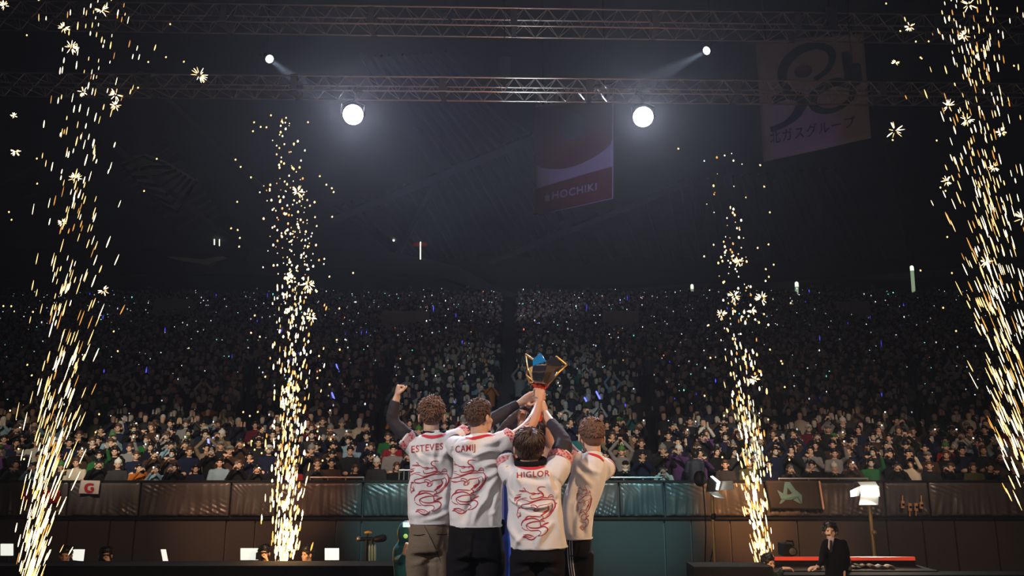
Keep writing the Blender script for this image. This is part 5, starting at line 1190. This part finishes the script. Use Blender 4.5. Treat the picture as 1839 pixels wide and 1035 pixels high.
# ------------------------------------------------------------------ crowd
def face_head(bm, s=1.0):
    pass
def spect_templates():
    T = {}
    M = frame(math.pi, 0)
    hc = V((0, 0, 1.56))
    poses = {
      'watching with hands low': [((0.19, 0, 1.33), (0.24, -0.05, 1.08), (0.14, -0.28, 1.0)), ((-0.19, 0, 1.33), (-0.24, -0.05, 1.08), (-0.14, -0.28, 1.0))],
      'filming with phone at eye level': [((0.19, 0, 1.33), (0.27, -0.16, 1.15), (0.07, -0.36, 1.47)), ((-0.19, 0, 1.33), (-0.27, -0.16, 1.15), (-0.07, -0.36, 1.47))],
      'clapping hands before the chin': [((0.19, 0, 1.33), (0.28, -0.14, 1.14), (0.035, -0.30, 1.38)), ((-0.19, 0, 1.33), (-0.28, -0.14, 1.14), (-0.035, -0.30, 1.38))],
      'hands joined above the head': [((0.19, 0, 1.35), (0.30, -0.08, 1.56), (0.06, -0.10, 1.82)), ((-0.19, 0, 1.35), (-0.30, -0.08, 1.56), (-0.06, -0.10, 1.82))],
      'raising a phone in one hand': [((0.19, 0, 1.35), (0.27, -0.16, 1.45), (0.20, -0.26, 1.72)), ((-0.19, 0, 1.33), (-0.24, -0.05, 1.08), (-0.14, -0.28, 1.05))],
    }
    for nm, arms in poses.items():
        bm = bmesh.new(); head(bm, hc, M, 1.05, 12)
        tube(bm, [(0, 0.01, 1.55), (0, 0.02, 1.38)], [0.05, 0.06], 10)
        loft(bm, [(V((0, 0.01, z)), V((a, 0, 0)), V((0, b, 0))) for z, a, b in ((0.85, 0.13, 0.08), (1.1, 0.12, 0.08), (1.33, 0.14, 0.08), (1.42, 0.06, 0.05))], 12)
        for s in (-1, 1): tube(bm, [(s*0.08, 0, 0.9), (s*0.09, 0, 0.45), (s*0.09, 0, 0.03)], [0.07, 0.05, 0.04], 8); tube(bm, [(s*0.09, 0, 0.035), (s*0.09, -0.15, 0.03)], 0.035, 8)
        for a in arms:
            tube(bm, [a[0], a[1], a[2]], [0.04, 0.035, 0.024], 8); d = (V(a[2])-V(a[1])).normalized(); hand(bm, a[2], (d+V((0, 0, 0.4))).normalized(), V((-math.copysign(1, a[2][0]), -0.2, 0)), 0.35, 1 if a[2][0] > 0 else -1, 1.05, 6)
        me = blob_mesh(bm, 0.013, 1, 'body')
        me.materials.append(mat('skin_crowd', (0.66, 0.42, 0.30), 0.55)); me.materials.append(mat('eye_dark', (0.02, 0.015, 0.012), 0.3))
        bm = bmesh.new(); bm.from_mesh(me); k0 = len(bm.faces)
        for s in (-1, 1): ball(bm, hc+M @ V((s*0.031, 0.078, 0.0))*1.05, 0.015, 0.008, 0.008, M, 8)
        bm.faces.ensure_lookup_table()
        for f_ in bm.faces[k0:]: f_.material_index = 1
        for f_ in bm.faces: f_.smooth = True
        bm.to_mesh(me); bm.free()
        bm = bmesh.new()
        loft(bm, [(V((0, 0.01, z)), V((a, 0, 0)), V((0, b, 0))) for z, a, b in ((0.78, 0.20, 0.13), (1.0, 0.185, 0.125), (1.2, 0.20, 0.13), (1.32, 0.205, 0.115), (1.38, 0.15, 0.09), (1.42, 0.075, 0.07))], 18, 2.4)
        for a in arms: tube(bm, [V(a[0]), V(a[1]), V(a[1]).lerp(V(a[2]), 0.88)], [0.07, 0.06, 0.045], 12)
        j = blob_mesh(bm, 0.022, 3, 'jacket')
        for v in j.vertices: v.co += v.normal*0.010*noise.noise(v.co*8)
        j.polygons.foreach_set('use_smooth', [True]*len(j.polygons))
        T[nm] = (me, j, arms)
    bm = bmesh.new()
    for s in (-1, 1): tube(bm, [(s*0.085, 0, 0.86), (s*0.09, 0, 0.5), (s*0.09, 0, 0.06)], [0.11, 0.085, 0.065], 12, round_ends=False)
    tr_ = blob_mesh(bm, 0.024, 2, 'trousers'); tr_.polygons.foreach_set('use_smooth', [True]*len(tr_.polygons))
    hairs = {}
    for nm in ('short hair', 'long hair', 'a cap', 'a knit hat'):
        bm = bmesh.new(); hq = hc+V((0, 0.006, 0.004))
        if nm == 'short hair': hair_shell(bm, hq, M, 1.10)
        elif nm == 'long hair':
            hair_shell(bm, hq, M, 1.11, 'bowl'); loft(bm, [(V((0, 0.05, z)), V((a, 0, 0)), V((0, 0.055, 0))) for z, a in ((1.34, 0.07), (1.42, 0.09), (1.5, 0.095), (1.6, 0.085))], 12)
        elif nm == 'a cap':
            ball(bm, hq+V((0, 0.0, 0.045)), 0.096, 0.108, 0.082, M, 12); loft(bm, [(hq+V((0, -0.07, 0.062)), V((0.07, 0, 0)), V((0, 0, 0.008))), (hq+V((0, -0.17, 0.045)), V((0.055, 0, 0)), V((0, 0, 0.005)))], 12)
        else: ball(bm, hq+V((0, 0.0, 0.05)), 0.098, 0.108, 0.098, M, 12); ball(bm, hq+V((0, 0, 0.155)), 0.03, seg=8)
        me = blob_mesh(bm, 0.012, 2, nm.split()[-1]); me.polygons.foreach_set('use_smooth', [True]*len(me.polygons)); hairs[nm] = me
    bm = bmesh.new(); loft(bm, [(hc+V((0, -0.065, z)), V((a, 0, 0)), V((0, b, 0))) for z, a, b in ((-0.10, 0.03, 0.025), (-0.07, 0.053, 0.042), (-0.03, 0.056, 0.046), (-0.012, 0.045, 0.038))], 12)
    mk = blob_mesh(bm, 0.01, 2, 'face_mask'); mk.polygons.foreach_set('use_smooth', [True]*len(mk.polygons))
    return T, tr_, hairs, mk
T, TRO, HAIRS, MASK = spect_templates()
jackets = [('black', (0.006, 0.006, 0.007)), ('dark grey', (0.03, 0.03, 0.033)), ('white', (0.62, 0.62, 0.60)), ('navy', (0.008, 0.012, 0.035)), ('beige', (0.2, 0.15, 0.10)), ('brown', (0.045, 0.026, 0.017)), ('pale grey', (0.2, 0.2, 0.21)),
           ('green', (0.015, 0.11, 0.03)), ('red', (0.20, 0.015, 0.02)), ('olive', (0.07, 0.075, 0.03)), ('pale blue', (0.20, 0.32, 0.42)), ('charcoal', (0.013, 0.014, 0.016)), ('purple', (0.09, 0.04, 0.14)), ('cream', (0.52, 0.46, 0.36)), ('maroon', (0.09, 0.012, 0.02)), ('orange', (0.4, 0.12, 0.02)), ('teal', (0.02, 0.13, 0.13))]
jm = {n: mat('jacket_'+n.replace(' ', '_'), c, 0.85, spec=0.15) for n, c in jackets}
hatc = {'white': mat('hat_white', (0.6, 0.6, 0.58), 0.7), 'black': hairblk, 'green': mat('hat_green', (0.05, 0.17, 0.04), 0.7), 'grey': mat('hat_grey', (0.2, 0.2, 0.2), 0.7)}
maskm = mat('mask_white', (0.45, 0.46, 0.46), 0.8)
regions = [(-60, 60, 'at the far left edge'), (60, 125, 'behind the outer left sparks'), (125, 200, 'above the white flag'), (200, 290, 'right of the white flag'), (290, 370, 'left of the blue sticks'), (370, 460, 'right of the blue sticks'), (460, 560, 'behind the inner left sparks'), (560, 640, 'right of the inner left sparks'),
           (640, 725, 'below the raised fist'), (725, 910, 'behind the players'), (910, 1080, 'behind the rightmost players'), (1080, 1160, 'right of the players'), (1160, 1240, 'left of the dark-coated guard'), (1240, 1310, 'above the sideways softlight'), (1310, 1385, 'behind the inner right sparks'), (1385, 1475, 'above the black flag'),
           (1475, 1540, 'left of the bright softlight'), (1540, 1600, 'above the bright softlight'), (1600, 1670, 'above the amber pieces'), (1670, 1760, 'left of the outer right sparks'), (1760, 1920, 'at the far right edge')]
rownames = ['front row', 'second row', 'third row', 'fourth row', 'fifth row', 'sixth row']
phone_body = mat('phone_body', (0.02, 0.02, 0.02), 0.4); phone_scr = mat('phone_screen', (0.2, 0.2, 0.2), 0.3, emit=(0.85, 0.92, 1.0), es=0.6)
phone_scr2 = mat('phone_screen_warm', (0.2, 0.2, 0.2), 0.3, emit=(1.0, 0.8, 0.6), es=0.5)
bm = bmesh.new(); box(bm, (-0.038, -0.005, -0.075), (0.038, 0.005, 0.075)); bmesh.ops.bevel(bm, geom=bm.edges[:], offset=0.004, segments=1)
ph_me = bpy.data.meshes.new('phone'); bm.to_mesh(ph_me); bm.free(); ph_me.materials.append(phone_body)
bm = bmesh.new(); box(bm, (-0.028, -0.0075, 0.028), (0.0, -0.005, 0.065))
ph_sc = bpy.data.meshes.new('camera_block'); bm.to_mesh(ph_sc); bm.free(); ph_sc.materials.append(mat('camera_light', (1, 1, 1), 0.3, emit=(1, 0.97, 0.9), es=3.0))
cr = random.Random(21)
used = {}
occupied = []
n_ind = 0
def child(name, me, root, m=None, lab=None):
    o = bpy.data.objects.new(name, me); C.objects.link(o); o.parent = root
    if m is not None:
        if not me.materials: me.materials.append(m)
        o.material_slots[0].link = 'OBJECT'; o.material_slots[0].material = m
    if lab: o['label'] = lab
    return o
row_positions = []
YROW = lambda k: Y0+DY*k+0.12
for k in range(NR):
    y = YROW(k); z = Z0+DZ*k; half = (1839/2+60)/F*(y*1.0)+0.5
    x = -half+cr.random()*0.4
    while x < half:
        row_positions.append((k, x+cr.uniform(-0.06, 0.06), y+cr.uniform(-0.06, 0.08), z)); x += cr.uniform(0.46, 0.57)
big = []
small = []
for (k, x, y, z) in row_positions:
    if in_gap(x, y, z): continue
    px, py = proj(V((x, y, z+1.5)))
    if not (-25 < px < 1865): continue
    if k < 6 and n_ind < 300 and not (k > 4 and cr.random() < 0.3):
        # the guard's place, and people fully hidden by the players are left out
        if k < 5 and 738 < px < 1082 and py > 790: continue
        if k == 0 and 1228 < px < 1272: continue
        reg = next(r_[2] for r_ in regions if r_[0] <= px < r_[1]); key = (k, reg); us = used.setdefault(key, set())
        pool = [j for j in jackets if j[0] not in us]
        wts = [{'black': 22, 'charcoal': 16, 'dark grey': 9, 'white': 2, 'navy': 9, 'pale grey': 2.5, 'beige': 2, 'brown': 5, 'cream': 1.3, 'pale blue': 2, 'olive': 2, 'green': 1, 'red': 1, 'maroon': 1, 'purple': 1, 'orange': 0.5, 'teal': 1}[j[0]] for j in pool]
        jn = cr.choices(pool, wts)[0][0]; us.add(jn)
        pose = cr.choices(list(T), (5, 5, 4, 1.6, 3))[0]; hn = cr.choices(list(HAIRS), (6, 4, 2, 1.2))[0]
        if k == 0 and pose == 'hands joined above the head': pose = 'watching with hands low'
        lab = 'person in %s jacket with %s, %s %s' % (jn, hn.replace('a ', ''), rownames[k], reg)
        root = empty('person', (x, y, z), lab, 'person', 'spectators in the front rows of the stand')
        sq = cr.uniform(0.93, 1.05)*(0.93 if k == 0 else 1)
        root.scale = (sq*1.04, sq*1.04, sq); root.rotation_euler = (0, 0, -math.atan2(x, y)*0.8+cr.gauss(0, 0.18))
        child('body', T[pose][0], root); child('jacket', T[pose][1], root, jm[jn]); child('trousers', TRO, root, black_cloth)
        if 'hair' in hn: child('hair', HAIRS[hn], root, cr.choice((hairblk, hairblk, hairm)))
        else: child('cap' if hn == 'a cap' else 'knit_hat', HAIRS[hn], root, hatc[cr.choice(list(hatc))])
        if cr.random() < 0.22: child('face_mask', MASK, root, maskm)
        n_ind += 1
        if 'phone' in pose:
            a = T[pose][2][0][2]; off = V((0 if 'eye' in pose else a[0], a[1]-0.06, a[2]+0.10))
            Mw = Matrix.Translation(root.location) @ Matrix.Rotation(root.rotation_euler.z, 4, 'Z') @ Matrix.Diagonal((*root.scale, 1))
            p = bpy.data.objects.new('phone', ph_me); C.objects.link(p); p.location = Mw @ off; tilt = R(90) if ('eye' in pose and cr.random() < 0.6) else 0
            p.rotation_euler = (R(-8), tilt, root.rotation_euler.z)
            tagp(p, 'phone held by %s-jacketed person, %s %s' % (jn, rownames[k], reg), 'phone', 'phones held up in the front rows')
            if cr.random() < 0.40:
                q_ = bpy.data.objects.new('camera_light', ph_sc); C.objects.link(q_); q_.parent = p
    else: small.append((k, x, y, z))
print('individual spectators', n_ind, 'stuff', len(small))

# the rest of the crowd, far up the stand: one object
def low_person(raised, rr):
    vs_, fs_, cs_ = [], [], []
    def rings(rs, n, ci):
        b = len(vs_)
        for (cx, cy, cz, rx, ry) in rs:
            for i in range(n): a = 2*math.pi*i/n; vs_.append((cx+rx*math.cos(a), cy+ry*math.sin(a), cz)); cs_.append(ci)
        for j in range(len(rs)-1):
            for i in range(n): fs_.append((b+j*n+i, b+j*n+(i+1) % n, b+(j+1)*n+(i+1) % n, b+(j+1)*n+i))
        fs_.append(tuple(b+(len(rs)-1)*n+i for i in range(n)))
    rings([(0, 0, 0.0, 0.15, 0.1), (0, 0, 0.8, 0.18, 0.12)], 6, 3)
    rings([(0, 0, 0.78, 0.19, 0.13), (0, 0, 1.1, 0.20, 0.13), (0, 0, 1.33, 0.22, 0.12), (0, 0, 1.42, 0.07, 0.07)], 8, 0)
    rings([(0, -0.01, 1.42, 0.05, 0.05), (0, -0.02, 1.47, 0.065, 0.075), (0, -0.02, 1.55, 0.078, 0.09), (0, -0.015, 1.62, 0.070, 0.08)], 8, 1)
    rings([(0, 0.015, 1.50, 0.080, 0.080), (0, 0.015, 1.60, 0.088, 0.098), (0, 0.01, 1.66, 0.075, 0.085), (0, 0.01, 1.70, 0.03, 0.04)], 8, 2)
    def limb(p, q, r0, r1, ci):
        p, q = V(p), V(q); d = (q-p).normalized(); a = d.cross(V((0, 1, 0.1))).normalized(); b_ = d.cross(a); b = len(vs_)
        for c, r_ in ((p, r0), (q, r1)):
            for i in range(5): an = 2*math.pi*i/5; vs_.append(tuple(c+a*r_*math.cos(an)+b_*r_*math.sin(an))); cs_.append(ci)
        for i in range(5): fs_.append((b+i, b+(i+1) % 5, b+5+(i+1) % 5, b+5+i))
        fs_.append(tuple(b+5+i for i in range(5)))
    for s in (-1, 1):
        if raised == 2: E = (s*0.30, -0.06, 1.55); H = (s*0.07, -0.1, 1.82)
        elif raised == 1: E = (s*0.27, -0.15, 1.15); H = (s*0.05, -0.32, 1.42)
        else: E = (s*0.25, 0, 1.05); H = (s*0.14, -0.25, 0.98)
        limb((s*0.19, 0, 1.34), E, 0.065, 0.055, 0); limb(E, H, 0.055, 0.035, 0); limb(H, (H[0], H[1]-0.01, H[2]+0.14), 0.04, 0.022, 1)
    return vs_, fs_, cs_
lows = [low_person(q_, cr) for q_ in (0, 1, 2)]
VV, FF, CC = [], [], []
pal = [c for n_, c in jackets]; palw = [16, 7, 2.5, 6, 2.5, 3, 4, 0.6, 0.8, 2, 1.5, 8, 0.6, 2, 1, 0.4, 0.6]
for (k, x, y, z) in small:
    if cr.random() < 0.04: continue
    vs_, fs_, cs_ = lows[cr.choices((0, 1, 2), (6, 4, 0.7))[0]]; b = len(VV); s = cr.uniform(0.94, 1.04); an = -math.atan2(x, y)*0.8+cr.gauss(0, 0.25); ca, sa = math.cos(an), math.sin(an)
    if cr.random() < 0.45: z_off = -0.28
    else: z_off = 0.0
    z_off *= 0.0
    jc = cr.choices(pal, palw)[0]; hcx = cr.choices([(0.012, 0.01, 0.009), (0.04, 0.022, 0.014), (0.6, 0.6, 0.58), (0.2, 0.2, 0.2), (0.08, 0.3, 0.1)], (10, 4, 1.6, 1, 0.3))[0]
    sk = (0.6, 0.4, 0.3) if cr.random() < 0.65 else (0.55, 0.5, 0.47); cols = [(*jc, 1), (*sk, 1), (*hcx, 1), (0.012, 0.012, 0.015, 1)]
    VV += [(x+(vx*ca-vy*sa)*s, y+(vx*sa+vy*ca)*s, z+vz*s) for vx, vy, vz in vs_]; FF += [tuple(b+i for i in f_) for f_ in fs_]; CC += [cols[c] for c in cs_]
me = bpy.data.meshes.new('crowd'); me.from_pydata(VV, [], FF)
at = me.color_attributes.new('col', 'FLOAT_COLOR', 'POINT'); at.data.foreach_set('color', [c for q_ in CC for c in q_])
me.materials.append(attr_mat('crowd_cloth')); me.polygons.foreach_set('use_smooth', [True]*len(me.polygons))
o = bpy.data.objects.new('crowd', me); C.objects.link(o); tagp(o, 'dense crowd filling the upper rows of the dark stand', 'crowd', None, 'stuff')
# phone lamps and glow sticks scattered in the far crowd: one object
VV, FF, CC = [], [], []
for (k, x, y, z) in small:
    u = cr.random(); mid = 0.5+0.5*math.exp(-((x/y-0.0)/0.35)**2)
    if u > 0.16*mid+0.03: continue
    t = cr.random(); s = cr.uniform(0.016, 0.032)*(y/30)**0.5; sx, sz = s, s*cr.choice((0.6, 1, 1.6))
    if t < 0.72: col = (0.85, 0.9, 1.0)
    elif t < 0.88: col = (0.25, 1.0, 0.85)
    elif t < 0.94: col = (0.08, 0.08, 1.0); sx = s*0.8; sz = s*cr.choice((1.5, 3, 6))
    elif t < 0.97: col = (1.0, 0.75, 0.4)
    else: col = (1.0, 0.25, 0.1)
    st = cr.choice((0.35, 0.6, 1.0))
    px_, py_, pz_ = x+cr.uniform(-0.2, 0.2), y-0.42, z+1.45+cr.uniform(-0.1, 0.3); b = len(VV)
    for dx, dy, dz in ((-1, 0, 0), (1, 0, 0), (0, 0, -1), (0, 0, 1), (0, -1, 0), (0, 1, 0)): VV.append((px_+dx*sx, py_+dy*s, pz_+dz*sz)); CC.append((*[c*st for c in col], 1))
    for f_ in ((0, 4, 3), (4, 1, 3), (0, 2, 4), (4, 2, 1), (5, 0, 3), (1, 5, 3), (2, 0, 5), (1, 2, 5)): FF.append(tuple(b+i for i in f_))
me = bpy.data.meshes.new('crowd_lights'); me.from_pydata(VV, [], FF)
at = me.color_attributes.new('col', 'FLOAT_COLOR', 'POINT'); at.data.foreach_set('color', [c for q_ in CC for c in q_])
me.materials.append(attr_mat('light_points', 1.6)); o = bpy.data.objects.new('crowd_lights', me); C.objects.link(o)
tagp(o, 'tiny phone lamps and glow sticks scattered through the far crowd', 'phone lights', None, 'stuff')
# blue glow sticks near the front
bstick = mat('stick_blue', (0.3, 0.35, 1), 0.4, emit=(0.16, 0.20, 1.0), es=1.6); gstick = mat('stick_pale', (0.5, 0.6, 1), 0.4, emit=(0.25, 0.32, 0.9), es=0.6)
for i, (x0, y0, x1, y1, Ys, mm, lab) in enumerate(((374, 790, 377, 815, 22.6, gstick, 'left of two upright pale blue glow sticks at left'), (383, 787, 384, 818, 22.6, gstick, 'right of two upright pale blue glow sticks at left'), (1635, 802, 1645, 815, 23.2, bstick, 'bright blue glow stick leaning right, right side of crowd'), (1626, 821, 1640, 811, 23.2, bstick, 'blue glow stick leaning left, right side of crowd'),
        (1752, 808, 1756, 811, 23.2, bstick, 'short blue glow stick near the outer right sparks'), (596, 706, 600, 716, 27.5, bstick, 'blue glow stick midway up the stand left of the aisle'), (604, 655, 608, 668, 32, bstick, 'small slanted blue glow stick high in the stand at left'), (640, 732, 642, 738, 27, bstick, 'small blue glow stick left of the raised fist'),
        (812, 716, 818, 728, 27, bstick, 'blue glow stick right behind the first two players'), (1071, 704, 1077, 716, 27.5, bstick, 'blue glow stick right of the trophy'), (1050, 715, 1053, 721, 27.5, bstick, 'small blue glow stick right of the trophy, lower left one'), (976, 812, 979, 817, 21.8, bstick, 'blue glow stick seen between the bowl-cut head and black sleeve'), (1469, 712, 1472, 718, 28, bstick, 'blue glow stick midway up the stand at right'))):
    bm = bmesh.new(); a, b = P(x0, y0, Ys), P(x1, y1, Ys); tube(bm, [a, b], 0.035 if i < 4 else 0.03, 8)
    o = obj('glow_stick', bm, mm, smooth=True); tagp(o, lab, 'glow stick', 'blue glow sticks in the crowd')
# guard standing with back turned
crew('person in navy coat standing with back turned on the barrier, above the cyan panels', YW+0.9, 1248, 818, 1.05, R(5), R(0), 0, Z0, mat('coat_navy', (0.02, 0.03, 0.055), 0.7),
     arms=(dict(pts=[(1236, 832, 0, 0.075), (1233, 848, 0, 0.07), (1236, 862, 0.1, 0.05)], hand=((0, 0.3, -1), (1, 0, 0), 0.4, 1, 1.0)), dict(pts=[(1260, 832, 0, 0.075), (1262, 848, 0, 0.07), (1259, 862, 0.1, 0.05)], hand=((0, 0.3, -1), (-1, 0, 0), 0.4, -1, 1.0))),
     torso_rows=[(885, 1238, 1258, 0.15), (862, 1236, 1260, 0.16), (845, 1235, 1261, 0.16), (832, 1235, 1261, 0.14), (827, 1240, 1256, 0.11), (824, 1244, 1252, 0.07)])
